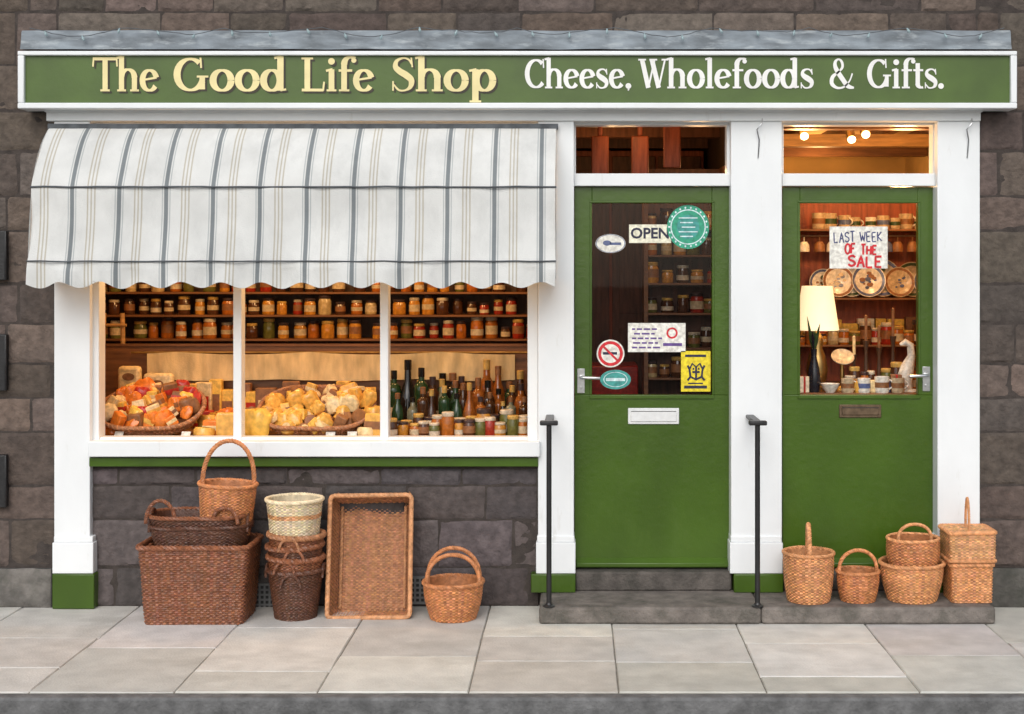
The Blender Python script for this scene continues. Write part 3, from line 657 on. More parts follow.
# ------------------------------------------------------------------ STICKERS ON DOORS
GY=DY+.022
def px(p): return X(p,GY)
def pz(p): return Z(p,GY)
def flat(name,label,cat,m,mats,let=None,lm=None):
    o=obj(name,m,mats,None,label=label,cat=cat,smooth=False)
    if let: obj('lettering',let,lm,o,smooth=False)
    return o
m=MB(); m.box(px(629),px(671),GY-.006,GY,pz(243),pz(224.5)); l=MB(); text(l,'OPEN',px(650),pz(233.8),GY-.0065,.078,0,1.02,0,.0022); flat('open_sign','cream open sign with dark capitals on the left green door','sign',m,['stcream'],l,['ink'])
m=MB(); m.disc(px(688),pz(227),.112,.117,GY-.007,0); m.ring(px(688),pz(227),.088,.094,GY-.0076,1); m.disc(px(688),pz(227),.06,.064,GY-.0078,2)
for i in range(5): m.rect(px(688)-.05+.008*((i*7)%3),px(688)+.05-.012*((i*5)%3),pz(218+i*4.6)-.003,pz(218+i*4.6)+.003,GY-.0084,1)
for i in range(22):
    a=2*PI*i/22; cx,cz=px(688)+.101*math.cos(a),pz(227)+.103*math.sin(a); m.disc(cx,cz,.005,.006,GY-.0085,1,8)
flat('round_sticker','large round green sticker beside the open sign on door glass','sticker',m,['stgreen','stpale','stteal'])
m=MB(); m.disc(px(610.5),pz(243.5),.080,.050,GY-.002,0); m.ring(px(610.5),pz(243.5),.074,.078,GY-.0026,1,e=.62); m.disc(px(607),pz(243),.022,.014,GY-.0028,1); m.rect(px(610),px(621),pz(245),pz(242.4),GY-.0028,1); flat('oval_sticker','white oval sticker with blue mark at upper left of door glass','sticker',m,['paperw','ceramicb'])
m=MB(); m.box(px(628),px(685.5),GY-.003,GY-.001,pz(352),pz(323)); 
l=MB()
for i,(a,c) in enumerate(((632,660),(634,655),(632,662),(633,658),(632,660))):
    x_=a
    while x_<c-3:
        w_=R(3,8); l.rect(px(x_),px(min(c,x_+w_)),pz(329+i*4.6)-.005,pz(329+i*4.6)+.004,GY-.0036,0); x_+=w_+1.6
l.ring(px(672),pz(333),.02,.03,GY-.0036,1); l.rect(px(663),px(682),pz(346),pz(343),GY-.0036,0)
o=flat('paper_notice','white paper notice with purple print in the middle of door glass','notice',m,['paperw']); obj('print',l,['inkpurple','inkred'],o,smooth=False)
m=MB(); cx,cz=px(610.5),pz(353.5); m.disc(cx,cz,.074,.074,GY-.002,0); m.ring(cx,cz,.05,.066,GY-.0028,1)
m.poly([(cx-.04,cz-.006),(cx+.035,cz-.006),(cx+.035,cz+.008),(cx-.04,cz+.008)],GY-.0026,2)
m.poly([(cx-.046,cz+.038),(cx-.038,cz+.046),(cx+.046,cz-.038),(cx+.038,cz-.046)],GY-.0032,1)
flat('prohibition_sticker','white round sticker with red ring and slash above the door handle','sticker',m,['paperw','inkred','ink'])
m=MB(); m.disc(px(615.5),pz(379.5),.082,.052,GY-.002,0); m.ring(px(615.5),pz(379.5),.06,.064,GY-.0028,1,e=.62); m.rect(px(606),px(625),pz(381),pz(378),GY-.003,1); flat('oval_sticker','teal oval sticker in the lower left corner of the door glass','sticker',m,['stteal','stpale'])
m=MB(); m.box(px(681),px(710.5),GY-.003,GY-.001,pz(391.5),pz(351)); 
ex,ez=px(696),pz(371); q=0
for p in ([(-.03,-.03),(-.035,.01),(-.02,.04),(0,.02),(.02,.04),(.035,.01),(.03,-.03)],[(-.03,-.03),(0,-.045),(.03,-.03)],[(0,.02),(0,-.045)],[(-.045,.03),(-.035,.01)],[(.045,.03),(.035,.01)],[(-.02,-.005),(.02,-.005)],[(-.018,.012),(-.01,.012)],[(.01,.012),(.018,.012)],[(-.03,-.03),(-.045,-.05)],[(.03,-.03),(.045,-.05)]):
    m.strip([(ex+a,ez+b) for a,b in p],.011,GY-.0034-.0002*q,1); q+=1
m.rect(px(684),px(707),pz(388.5),pz(385.5),GY-.0036,1); m.rect(px(685),px(706),pz(357),pz(354.5),GY-.0036,1); m.rect(px(688),px(703),pz(384),pz(382.6),GY-.0036,1)
flat('yellow_sticker','yellow rectangular sticker with black marks low on the door glass','sticker',m,['styellow','ink'])
m=MB(); m.box(px(829.5),px(887.5),GY-.003,GY-.001,pz(268.5),pz(226.5)); l=MB()
hand(l,'LAST WEEK',px(834),pz(242.5),px(883)-px(834),.052,.0066,GY-.0036,0,rad(1.5),.06)
hand(l,'OF THE',px(845),pz(254),px(878)-px(845),.050,.0105,GY-.0050,1,rad(-2),.10); hand(l,'SALE',px(848),pz(266),px(884)-px(848),.056,.0115,GY-.0062,1,rad(-2),.08)
flat('sale_notice','white paper sale notice with blue and red hand lettering on right door','notice',m,['paperw'],l,['inkblue','inkred'])
# ------------------------------------------------------------------ INTERIOR: shelves, jars
def shelfunit(label,x0,x1,y0,y1,zs_,ztop,zbot=.162,bk='darkwood'):
    t=thing('shelf_unit',label,'shelves',((x0+x1)/2,y0,zbot)); ox,oz=(x0+x1)/2,zbot
    m=MB(); m.box(x0-ox,x1-ox,y1-y0-.02,y1-y0,0,ztop-oz); obj('back_panel',m,bk,t)
    for q in (x0,x1-.025):
        m=MB(); m.box(q-ox,q+.025-ox,0,y1-y0-.021,0,ztop-oz); obj('side_panel',m,'wood',t)
    for z in zs_:
        m=MB(); m.box(x0+.026-ox,x1-.026-ox,0,y1-y0-.021,z-.014-oz,z-oz); obj('shelf',m,'wood',t,bevel=.003)
    return t
JY=1.35
zsh=[Z(339,JY),Z(315,JY),Z(292,JY)]
shelfunit('long wooden shelf unit of jars behind the shop window',-3.1,-.2,JY,JY+.28,[.6,.95,zsh[0]-.16]+zsh+[zsh[2]+.17,zsh[2]+.36],2.35)
JB={}
for k in ('c_amber','c_honey','c_darkbrown','c_cream','c_red','c_olive'): JB[k]=MB().lathe([(0,0),(.036,0),(.04,.006),(.04,.08),(.034,.093),(.034,.098)],16).mesh('jar_body',[k])
JL={k:MB().lathe([(.036,.095),(.0375,.097),(.0375,.111),(.034,.115),(0,.115)],16).mesh('lid',[k]) for k in('lid_gold','lid_white','lid_dark')}
JP=[MB().lathe([(.0406,a),(.0406,c)],16).mesh('paper_label',[k]) for a,c,k in((.022,.068,'paperd'),(.03,.06,'paperd'),(.018,.05,'lid_white'),(.03,.075,'p_brown'))]
CN={'c_amber':'amber','c_honey':'honey coloured','c_darkbrown':'dark brown','c_cream':'cream','c_red':'red','c_olive':'olive green'}
LN={'lid_gold':'gold','lid_white':'white','lid_dark':'dark'}
def jar(loc,label,kind,lid,paper=True,s=1.,group=None,sz=1.):
    t=thing('jar',label,'jar',loc,(0,0,R(0,6)),group); t.scale=(s,s,s*sz)
    link('jar_body',JB[kind],t); link('lid',JL[lid],t)
    if paper: link('paper_label',random.choice(JP),t)
wts=['c_amber','c_honey','c_darkbrown','c_darkbrown','c_cream','c_red','c_olive','c_darkbrown','c_amber']
for r_,(z,rn) in enumerate(zip(zsh,('bottom','middle','top'))):
    i=0; x=-2.98
    runs=[random.choice(wts) for _ in range(12)]
    while x<-.27:
        k=runs[i//3%12] if R(0,1)<.7 else random.choice(wts); ld=random.choice(['lid_gold','lid_white','lid_dark','lid_gold','lid_dark'])
        s=R(.72,1.04)
        jar((x,JY+.07+R(-.025,.05),z),f"{CN[k]} jar with {LN[ld]} lid, {ORD[i]} from left on the {rn} window shelf",k,ld,R(0,1)<.75,s,'jars on the shelves behind the window',R(.8,1.2))
        x+=R(.078,.100)+(.05 if R(0,1)<.05 else 0); i+=1
        if i>=30: break
# curtain
t=thing('net_curtain','short pale cream curtain on a rail across the back of the window','curtain',(0,0,0))
CY=.73; z1=Z(352.5,CY); xa,xb=X(148,CY),X(515,CY); vs=[];n=300
for j,z in enumerate((Z(379,CY),Z(372,CY),z1-.05,z1-.015,z1+.004)):
    for i in range(n+1):
        x=xa+(xb-xa)*i/n; dr=.03*math.sin(PI*((x*1.3)%1.0)) if j>=3 else 0
        if j<2: dr=.02*math.sin(PI*((x*1.3+.2)%1.0))+.012*noise.noise((x*4,1,0))
        vs.append((x,CY-.012+.007*math.sin(x*46+5*noise.noise((x*2.2,0,0)))*(.6+.12*(4-j))+.012*noise.noise((x*3,z*3,0)),z-dr*.5))
m=MB(); m.add(vs,[(j*(n+1)+i,j*(n+1)+i+1,(j+1)*(n+1)+i+1,(j+1)*(n+1)+i) for j in range(4) for i in range(n)]); obj('cloth',m,'net',t)
m=MB(); m.tube([(xa-.1,CY+.008,z1),(xb+.1,CY+.008,z1)],.006,8); obj('rail',m,'brass',t)
t=thing('display_backboard','wooden backboard behind the goods under the cream curtain','board',(-1.63,.765,zd)); m=MB(); m.box(-1.42,1.42,-.008,.008,.001,.46); obj('panel',m,'wood',t,bevel=.002)
m=MB(); m.box(-1.43,1.43,-.014,.012,.461,.475); obj('top_strip',m,'wood',t)
# bottles
BPs=[[(0,0),(.036,0),(.038,.008),(.038,.17),(.034,.195),(.017,.222),(.0135,.275)],[(0,0),(.033,0),(.035,.008),(.036,.19),(.034,.215),(.015,.235),(.0135,.275)],[(0,0),(.04,0),(.044,.03),(.042,.11),(.03,.16),(.016,.205),(.0135,.275)],[(0,0),(.036,0),(.037,.008),(.037,.15),(.03,.19),(.016,.225),(.0135,.275)]]
BO={(k,i):MB().lathe(bp,16).mesh('glass_body',[k]) for k in('g_green','g_brown','g_clear','g_amber','c_red','g_blue','g_black') for i,bp in enumerate(BPs)}
BC={k:MB().lathe([(.0155,.255),(.016,.258),(.0165,.298),(.013,.3),(0,.3)],12).mesh('cap',[k]) for k in('lid_gold','lid_dark','g_black','p_brown')}
BL={k:MB().lathe([(.0392,.04),(.0392,.11)],16).mesh('paper_label',[k]) for k in('paperd','p_brown','lid_gold','lid_white')}
BN={'g_green':'dark green','g_brown':'brown','g_clear':'grey green','g_amber':'amber','c_red':'red','g_blue':'dark blue','g_black':'black'}
def bottle(loc,label,k,s,group,sz):
    t=thing('bottle',label,'bottle',loc,(0,0,R(0,6)),group); t.scale=(s,s,s*sz); i=random.choice((0,1,1,3,0,2))
    link('glass_body',BO[(k,i)],t); link('cap',BC[random.choice(list(BC))],t)
    if i in(0,1) and R(0,1)<.8: link('paper_label',BL[random.choice(list(BL))],t)
seq=['g_green','g_black','g_brown','g_green','g_clear','g_amber','g_brown','g_green','g_clear','g_black','g_brown','g_amber','g_amber','g_green']
for row,(Y,s,rn,n_) in enumerate(((.67,1.3,'back',12),(.56,1.12,'second',12),(.44,.9,'third',12))):
    i=0
    for q in range(n_):
        p=395+q*11.4+R(-2.5,2.5)+row*2; k=random.choice(seq)
        if row>0 and R(0,1)<.12: continue
        bottle((X(p,Y),Y+R(-.02,.02),zd),f"{BN[k]} bottle, {ORD[i]} from left in the {rn} row behind the right pane",k,s*R(.82,1.05),'bottles in the window display',R(.68,1.05)); i+=1
for rw,(Y,sc_,lab) in enumerate(((.22,.85,'in the front row before the bottles'),(.32,1.0,'in the second row before the bottles'))):
    for i in range(13):
        p=392+i*10.9+R(-2,2)+rw*4; k=random.choice(wts+['c_amber','c_honey','c_red']); ld=random.choice(list(LN))
        jar((X(p,Y),Y+R(-.03,.03),zd),f"small {CN[k]} jar, {ORD[i]} from left {lab}",k,ld,R(0,1)<.6,sc_*R(.75,1.1),'jars in front of the bottles',R(.7,1.3))
# trays of goods
PM=['p_gold','p_orange','p_red','p_cream','p_brown','p_white','p_yellow']
PN={'p_gold':'gold','p_orange':'orange','p_red':'red','p_cream':'cream','p_brown':'brown','p_white':'white','p_yellow':'yellow'}
def bag(mt,sd):
    m=MB(); n=20; prof_=[(0,0),(.034,0),(.042,.010),(.044,.035),(.042,.055),(.036,.068),(.03,.074),(0,.075)]
    for jj,(r,z) in enumerate(prof_):
        for k in range(n):
            a=2*PI*k/n; q=max(r,.0005)*(1+.35*noise.noise((math.cos(a)*1.6+sd,math.sin(a)*1.6,z*40))); m.v.append((q*math.cos(a),q*.6*math.sin(a),z+.012*noise.noise((math.cos(a)*2,z*30,sd))))
    for i in range(len(prof_)-1):
        for k in range(n): m.f.append((i*n+k,i*n+(k+1)%n,(i+1)*n+(k+1)%n,(i+1)*n+k)); m.m.append(0); m.t.append(1.)
    return m.mesh('bag',[mt])
BAG={k:bag(k,i*7.) for i,k in enumerate(PM)}
WHE={k:MB().lathe([(0,0),(.034,0),(.04,.006),(.041,.024),(.036,.032),(0,.034)],18).mesh('cheese',[k]) for k in PM}
BOX={k:MB().box(-.036,.036,-.02,.02,0,.075).mesh('parcel',[k]) for k in PM}
BND=[MB().box(-.0365,.0365,-.0205,.0205,.025,.05).mesh('wrapper_band',[k]) for k in('p_cream','p_red','p_gold','p_brown')]
WL=[MB().lathe([(.024,.0345),(0,.035)],16).mesh('paper_label',[k]) for k in ('p_cream','p_gold','p_brown')]
KW=dict(bag='soft bag',wheel='round cheese',box='packet')
def good(kind,c,mtx,label,s,group):
    nm={'bag':'sweet_bag','wheel':'cheese','box':'packet'}[kind]
    me={'bag':BAG,'wheel':WHE,'box':BOX}[kind][c]
    o=link(nm,me,None,label,{'bag':'bag','wheel':'cheese','box':'packet'}[kind],group,bevel=.006 if kind=='box' else 0)
    v=(R(.8,1.25),R(.8,1.3),R(.8,1.2)) if kind=='box' else (R(.9,1.1),R(.9,1.1),R(.9,1.3))
    o.matrix_world=mtx@Matrix.Diagonal((s*v[0],s*v[1],s*v[2],1))
    if kind=='box' and R(0,1)<.6: link('wrapper_band',random.choice(BND),o)
    if kind=='wheel': link('paper_label',random.choice(WL),o)
def tray(label,px_,Y,a,b_,tilt,lift,rows,tn_,cols,kinds):
    c=Vector((X(px_,Y),Y,zd+lift)); mt=Matrix.Translation(c)@Matrix.Rotation(rad(tilt),4,'X')
    t=thing('wicker_tray',label,'basket tray',c,(rad(tilt),0,0),'wicker trays in the window display')
    m=MB(); woven(m,a,b_,min(a,b_),.07,.86,0,.0035); obj('body',m,'w_tray',t,ang=80)
    m=MB(); rim(m,a,b_,min(a,b_),.07,.013,int(40+a*60)); obj('rim',m,'w_tray',t)
    for rI,(v,cnt,rn) in enumerate(rows):
        for i in range(cnt):
            half=a*.9*math.sqrt(max(.05,1-(min(abs(v),b_*.95)/b_)**2)); u=-half+2*half*(i+.5)/cnt+R(-.012,.012)
            k=random.choice(kinds); col=random.choice(cols)
            rot=Euler((rad(R(-55,-15)) if k!='wheel' else rad(R(5,50)),rad(R(-30,30)),R(-.9,.9))).to_matrix().to_4x4()
            mm=mt@Matrix.Translation((u,v+R(-.015,.015),.018+R(0,.045)))@rot
            good(k,col,mm,f"{PN[col]} {KW[k]}, {ORD[i]} from left in the {rn} row of the {tn_} tray",R(.8,1.15),'goods in the '+tn_+' tray')
tray('round wicker tray of packets behind the left window pane',154,.36,.285,.19,31,.09,((-.135,7,'front'),(-.08,8,'second'),(-.02,9,'middle'),(.04,9,'upper'),(.10,8,'back'),(.15,6,'top')),'left',['p_orange','p_red','p_cream','p_gold','p_orange','p_brown','p_yellow','p_orange'],['box','bag','box','box','bag'])
tray('wide oval wicker tray of gold wrapped goods behind the middle pane',318,.36,.315,.19,31,.09,((-.14,9,'front'),(-.085,10,'second'),(-.03,11,'middle'),(.03,11,'upper'),(.09,10,'back'),(.14,8,'top')),'middle',['p_gold','p_gold','p_cream','p_yellow','p_gold','p_gold','p_brown'],['bag','box','bag','wheel','wheel'])
# loose goods between
lg=[(222,.3,'bag','p_cream'),(212,.45,'box','p_gold'),(226,.5,'bag','p_orange'),(252,.28,'wheel','p_brown'),(258,.42,'bag','p_gold'),(246,.5,'box','p_cream'),(372,.3,'bag','p_gold'),(374,.46,'box','p_brown'),(108,.5,'box','p_orange'),(204,.2,'wheel','p_gold'),(214,.24,'box','p_orange'),(228,.22,'box','p_gold'),(232,.38,'box','p_cream'),(206,.36,'bag','p_gold'),(218,.58,'box','p_yellow'),(234,.6,'box','p_gold'),(244,.34,'box','p_gold'),(256,.2,'bag','p_yellow'),(366,.2,'wheel','p_cream'),(376,.2,'box','p_gold'),(364,.56,'bag','p_cream'),(112,.26,'wheel','p_orange'),(250,.6,'bag','p_brown'),(204,.6,'box','p_red'),(376,.6,'box','p_orange')]
for i,(p,Y,k,c) in enumerate(lg):
    mm=Matrix.Translation((X(p,Y),Y,zd+.0005))@Matrix.Rotation(R(-.6,.6),4,'Z')@Matrix.Rotation(rad(R(-12,0)),4,'X'); good(k,c,mm,f"{PN[c]} {KW[k]} standing loose on the window deck between the trays, {ORD[i]} one",R(1.2,1.6),'loose goods on the display deck')
# tall cartons at the back of the display
for i in range(15):
    p=190+i*13+R(-3,3); Y=.67+R(-.02,.02); c=random.choice(['p_gold','p_cream','p_brown','p_yellow','p_brown','p_gold']); w_,h_=R(.035,.06),R(.17,.28)
    m=MB(); m.box(-w_,w_,-.03,.03,0,h_); o=obj('carton',m,c,None,label=f"tall {PN[c]} carton, {ORD[i]} from left along the back of the display",cat='carton',group='cartons at the back of the window display',loc=(X(p,Y),Y,zd+.0005),rot=(0,0,R(-.25,.25)),bevel=.005)
    m=MB(); m.box(-w_*.7,w_*.7,-.0306,.0306,h_*.35,h_*.7); obj('paper_label',m,random.choice(['p_cream','p_red','p_brown','p_gold']),o)
for i,(p,y,Y) in enumerate(((159,388,.60),(130,380,.64))):
    t=thing('cheese_box','cream rounded box with brown seal standing behind the left tray' if i==0 else 'smaller cream box behind the left end of the left tray','box',(X(p,Y),Y,zd))
    m=MB(); h=Z(373,Y)-zd if i==0 else Z(366,Y)-zd
    m.box(-.085+i*.02,.085-i*.02,-.03,.03,0,h); obj('carton',m,'p_cream',t,bevel=.02)
    m=MB(); m.disc(0,h-.06,.035,.022,-.0305); obj('seal',m,'p_brown',t)
for i,(p,Y) in enumerate(((118,.17),(185,.16),(262,.16),(330,.15),(352,.16))):
    m=MB(); m.add([(-.025,0,0),(.025,0,0),(.025,.02,.032),(-.025,.02,.032)],[(0,1,2,3)]); o=obj('price_ticket',m,'paperw',None,label=f"small white price ticket, {ORD[i]} from left along the window front",cat='price ticket',loc=(X(p,Y),Y,zd+.001),rot=(0,0,R(-.2,.2)),group='price tickets in the window')
# side rack at left end of the window
t=thing('wooden_rack','upright wooden rack with bars at the left end of the window','rack',(X(112,.85),.85,zd-.7))
for dx in(-.09,.09):
    m=MB(); m.tube([(dx,0,0),(dx*.6,.02,1.35)],.014,8); obj('post',m,'pine',t)
for i in range(5):
    m=MB(); m.tube([(-.085,0,.72+i*.14),(.085,0,.72+i*.14)],.009,8); obj('bar',m,'pine',t)
# lobby
LY=1.15
lz=[Z(378,LY),Z(348,LY),Z(313,LY),Z(283,LY),Z(255,LY),Z(228,LY)]
shelfunit('dark shelves with jars seen through the left green door',X(644,LY),.925,LY,LY+.25,[.5,.8]+lz,2.4,bk='umber')
for z,rn in zip(lz,('lowest visible','fifth','fourth','third','second','top')):
    x=X(652,LY); i=0
    while x<.88:
        k=random.choice(wts); jar((x,LY+.07+R(-.02,.04),z),f"{CN[k]} jar, {ORD[i]} from left on the {rn} shelf behind left door",k,random.choice(list(LN)),R(0,1)<.7,R(.8,1.15),'jars on the shelves behind the left door',R(.7,1.25)); x+=R(.08,.1); i+=1
t=thing('tall_cupboard','tall dark wooden cupboard at the back seen through the left door','cupboard',(.3,2.4,.162))
m=MB(); m.box(-.38,.60,0,.4,0,2.44); obj('carcass',m,'redwood',t,bevel=.004)
for a_,c_ in ((-.36,-.06),(-.04,.26),(.28,.58)):
    m=MB(); m.box(a_,c_,-.02,-.001,.1,2.40); m.box(a_+.05,c_-.05,-.026,-.0195,.2,1.2); m.box(a_+.05,c_-.05,-.026,-.0195,1.3,2.3); obj('door_panel',m,'umber',t,bevel=.006)
t=thing('side_table','small dark table with red cloth deep inside the left door','table',(.16,1.7,.162))
m=MB(); m.box(-.24,.24,0,.4,.95,.98); obj('tabletop',m,'umber',t)
m=MB(); m.box(-.25,.25,-.006,.41,.72,.985); obj('cloth',m,'p_red',t,bevel=.01)
for sx in(-.2,.2):
    for sy in(.04,.36):
        m=MB(); m.tube([(sx,sy,0),(sx,sy,.95)],.02,8); obj('leg',m,'umber',t)
for p,y in ((640,150),(672,140),(600,150)):
    Yh=.62; t=thing('hanging_board',f"wooden board hanging behind the left fanlight, {'left' if p==600 else 'middle' if p==640 else 'right'} one",'board',(X(p,Yh),Yh,Z(y,Yh)))
    m=MB(); m.box(-.05,.05,-.01,.01,-.16,.08); m.box(-.014,.014,-.009,.009,.08,.2); obj('blade',m,'redwood',t,bevel=.008)
    m=MB(); m.tube([(0,0,.19),(0,0,2.715-Z(y,Yh))],.004,6); obj('cord',m,'seam',t)
# right zone
RY=1.45
rz_=[Z(345,RY),Z(298,RY),Z(229,RY)]
shelfunit('red lit wall shelves of crockery seen through the right green door',1.0,2.45,RY,RY+.25,[.7,1.05]+rz_,2.3,bk='redwood')
PLP=[(0,.004),(.06,.004),(.075,.012),(.105,.02),(.108,.023),(.075,.017),(.06,.009),(0,.009)]
PLM=[MB().lathe(PLP,28).mesh('plate',[k]) for k in('ceramic','ceramicd','ceramicb')]; plm=PLM[1]
PLB=[MB().lathe([(.086,.0195),(.103,.0235)],28).mesh('painted_band',[k]) for k in ('ceramicb','p_brown','leafg','ceramicb')]
def patt(mt,sd):
    m=MB(); rs=random.Random(sd)
    for i in range(14):
        a=rs.uniform(0,6.28); r=rs.uniform(.008,.05); q=rs.uniform(.008,.022)
        m.v+=[(r*math.cos(a)+q*math.cos(2*PI*k/8),r*math.sin(a)+q*.7*math.sin(2*PI*k/8),.0102+.0003*i) for k in range(8)]; o=len(m.v)-8; m.f.append(tuple(range(o,o+8))); m.m.append(i%2); m.t.append(1.)
    return m.mesh('painted_pattern',mt)
PLC=[patt(mt,i) for i,mt in enumerate((['p_brown','leafg'],['ceramicb','ceramicd'],['leafg','p_red'],['ceramicb','p_brown']))]
for i,(p,s,dy) in enumerate(((824,.85,.13),(838,.95,.10),(851,1.1,.13),(868,1.0,.10),(882,1.15,.13),(899,.9,.10),(913,1.05,.13),(928,.9,.10))):
    o=link('plate',random.choice(PLM[:2]),None,f"decorated dinner plate, {ORD[i]} from left standing on the crockery shelf",'plate','plates on the crockery shelf',loc=(X(p,RY+.1),RY+dy,rz_[1]+.107*s),rot=(rad(78),R(-.06,.06),0)); o.scale=(s,s,s); link('painted_band',PLB[i%4],o); link('painted_pattern',PLC[i%4],o)
mug=[MB().lathe([(0,0),(.036,0),(.04,.01),(.041,.09),(.038,.09),(.036,.012),(0,.012)],18).mesh('mug_body',[k]) for k in('ceramic','ceramicd')]
mh=MB(); mh.tube([(.038+.03*math.sin(PI*k/10),0,.075-.055*k/10) for k in range(11)],.005,6); mh=mh.mesh('handle',['ceramic'])
mb_=[MB().lathe([(.0415,.03),(.0418,.06)],18).mesh('painted_band',[k]) for k in('ceramicb','p_brown','leafg')]
def mugs(n,p0,dp_,z,lab,grp,Y,h_=''):
    for i in range(n):
        t=thing('mug',f"decorated mug, {ORD[i]} from left {lab}",'mug',(X(p0+i*dp_+R(-1.5,1.5),Y),Y+R(-.02,.02),z),(0,0,R(-1,1)),grp); s=R(.8,1.15); t.scale=(s,s,s); link('mug_body',random.choice(mug),t); link('handle',mh,t); link('painted_band',random.choice(mb_),t)
mugs(9,818,12.8,rz_[2],'on the top crockery shelf','mugs on the top crockery shelf',RY+.08)
t=thing('hanging_rail','dark rail of small hanging cups under the top crockery shelf','rail',(X(865,RY+.04),RY+.04,rz_[2]-.014)); m=MB(); m.tube([(-.6,0,-.03),(.6,0,-.03)],.006,8); obj('bar',m,'darkwood',t)
for i in range(14):
    m=MB(); x_=-.55+i*.085+R(-.01,.01); m.lathe([(.034,-.13),(.036,-.128),(.033,-.085),(.02,-.065),(0,-.064)],14,(x_,0,0)); m.tube([(x_,0,-.066),(x_,0,-.03)],.003,5); obj('cup',m,random.choice(['ceramic','ceramicb','ceramicd','p_brown']),t)
for i in range(12):
    k=random.choice(wts); jar((X(802+i*10.8,RY),RY+.05,rz_[0]),f"{CN[k]} jar, {ORD[i]} from left on the lower crockery shelf",k,random.choice(list(LN)),True,R(.7,1.1),'jars on the lower crockery shelf',R(.7,1.3))
for i in range(8):
    c=random.choice(PM); w_,h_=R(.03,.06),R(.12,.2); m=MB(); m.box(-w_,w_,-.02,.02,0,h_); o=obj('gift_box',m,c,None,label=f"upright {PN[c]} gift box, {ORD[i]} from left behind the jars on the lower crockery shelf",cat='box',group='gift boxes on the lower crockery shelf',loc=(X(806+i*15,RY+.15),RY+.17,rz_[0]),bevel=.003)
    m=MB(); m.box(-w_*.5,w_*.5,-.0206,.0206,h_*.4,h_*.75); obj('picture',m,random.choice(PM),o)
TY=.36; zt_=Z(393.5,TY)
t=thing('display_table','wooden display table just inside the right green door','table',(1.7,TY,.162))
m=MB(); m.box(-.62,.62,0,.5,zt_-.03-.162,zt_-.162); obj('tabletop',m,'wood',t,bevel=.004)
for sx in(-.58,.58):
    for sy in(.04,.46):
        m=MB(); m.tube([(sx,sy,0),(sx,sy,zt_-.192)],[.018,.026],10); obj('leg',m,'wood',t)
LPY=.58; lx=X(817,LPY)
t=thing('table_lamp','lit table lamp with cream shade inside the right green door','lamp',(lx,LPY,zt_))
m=MB(); hb=Z(330,LPY)-zt_; m.lathe([(0,0),(.075,0),(.075,.02),(.045,.03),(.055,.07),(.062,.12),(.05,.19),(.03,.24),(.036,.275),(.028,.31),(.014,.33),(.012,hb+.03),(0,hb+.03)],20); obj('base',m,'brass',t)
hs=Z(286,LPY)-zt_; m=MB(); m.lathe([(.124,hb),(.086,hs),(.084,hs-.003),(.122,hb+.003)],28); obj('lamp_shade',m,'shade',t)
m=MB(); m.lathe([(0,hb+.02),(.02,hb+.03),(.03,hb+.07),(.02,hb+.1),(0,hb+.11)],12); obj('bulb',m,'bulb',t)
def small(name,label,cat,p,Y,prof_,mt,n=20,**k):
    m=MB(); m.lathe(prof_,n); return obj(name,m,mt,None,label=label,cat=cat,loc=(X(p,Y),Y,zt_),**k)
t=thing('leafy_vase','dark slender vase with leafy stems in front of the lit table lamp','vase',(X(814,.46),.46,zt_))
m=MB(); m.lathe([(0,0),(.03,0),(.037,.06),(.030,.13),(.014,.2),(.018,.24),(.012,.24),(0,.1)],20); obj('body',m,'vase',t)
for i in range(9):
    a=i*.7; q=R(.015,.045); m=MB(); m.tube([(0,0,.22),(q*.4*math.cos(a),q*.4*math.sin(a),.29),(q*math.cos(a),q*math.sin(a),R(.34,.43))],[.004,.013,.001],6); obj('leaf',m,'leafg' if i%3 else 'vase',t)
small('bowl','white bowl beside the dark vase on the display table','bowl',830,.42,[(0,0),(.025,0),(.045,.03),(.055,.05),(.05,.05),(.02,.01),(0,.01)],'ceramic')
t=thing('cake_stand','small cream dish tilted on a brass stand right of the lamp','dish stand',(X(842,.58),.58,zt_)); m=MB(); m.tube([(0,0,0),(0,0,.17)],.012,10); m.lathe([(0,0),(.05,0),(.045,.01),(.012,.03)],16); obj('stem',m,'brass',t)
m=MB(); m.lathe([(0,0),(.04,.002),(.066,.016),(.064,.02),(.038,.006),(0,.005)],24); o=obj('dish',m,'ceramicd',t,loc=(0,-.012,.178),rot=(rad(38),0,0))
small('pot','small gold pot in the middle of the display table','pot',860,.42,[(0,0),(.03,0),(.038,.03),(.03,.06),(.02,.065),(.025,.075),(0,.08)],'p_gold')
for i,(p,h) in enumerate(((854,.3),(866,.42),(879,.36),(893,.46))):
    t=thing('candlestick',f"dark turned candlestick with coloured candle, {ORD[i]} from left behind the gold pot",'candlestick',(X(p,.64),.64,zt_),None,'candlesticks on the display table')
    m=MB(); m.lathe([(0,0),(.04,0),(.035,.01),(.012,.03),(.014,h*.3),(.008,h*.5),(.016,h*.62),(.02,h*.66),(0,h*.66)],16); obj('stem',m,'darkwood',t)
    m=MB(); m.lathe([(.009,h*.66),(.009,h),(0,h+.008)],10); obj('candle',m,random.choice(['p_red','p_cream','p_brown']),t)
small('pot','blue striped pot right of the gold pot','pot',886,.45,[(0,0),(.03,0),(.036,.04),(.03,.075),(0,.08)],'ceramicb')
t=thing('figurine','white curved bird figurine at the right end of the display table','figurine',(X(907,.5),.5,zt_))
m=MB(); m.tube([(-.015,0,0),(-.02,0,.06),(0,0,.13),(.025,0,.2),(.018,0,.26),(-.01,0,.275),(-.04,0,.262)],[.045,.05,.04,.022,.02,.022,.008],14); obj('body',m,'ceramic',t)
m=MB(); m.lathe([(0,0),(.055,0),(.05,.012),(0,.014)],16); obj('base',m,'ceramic',t)
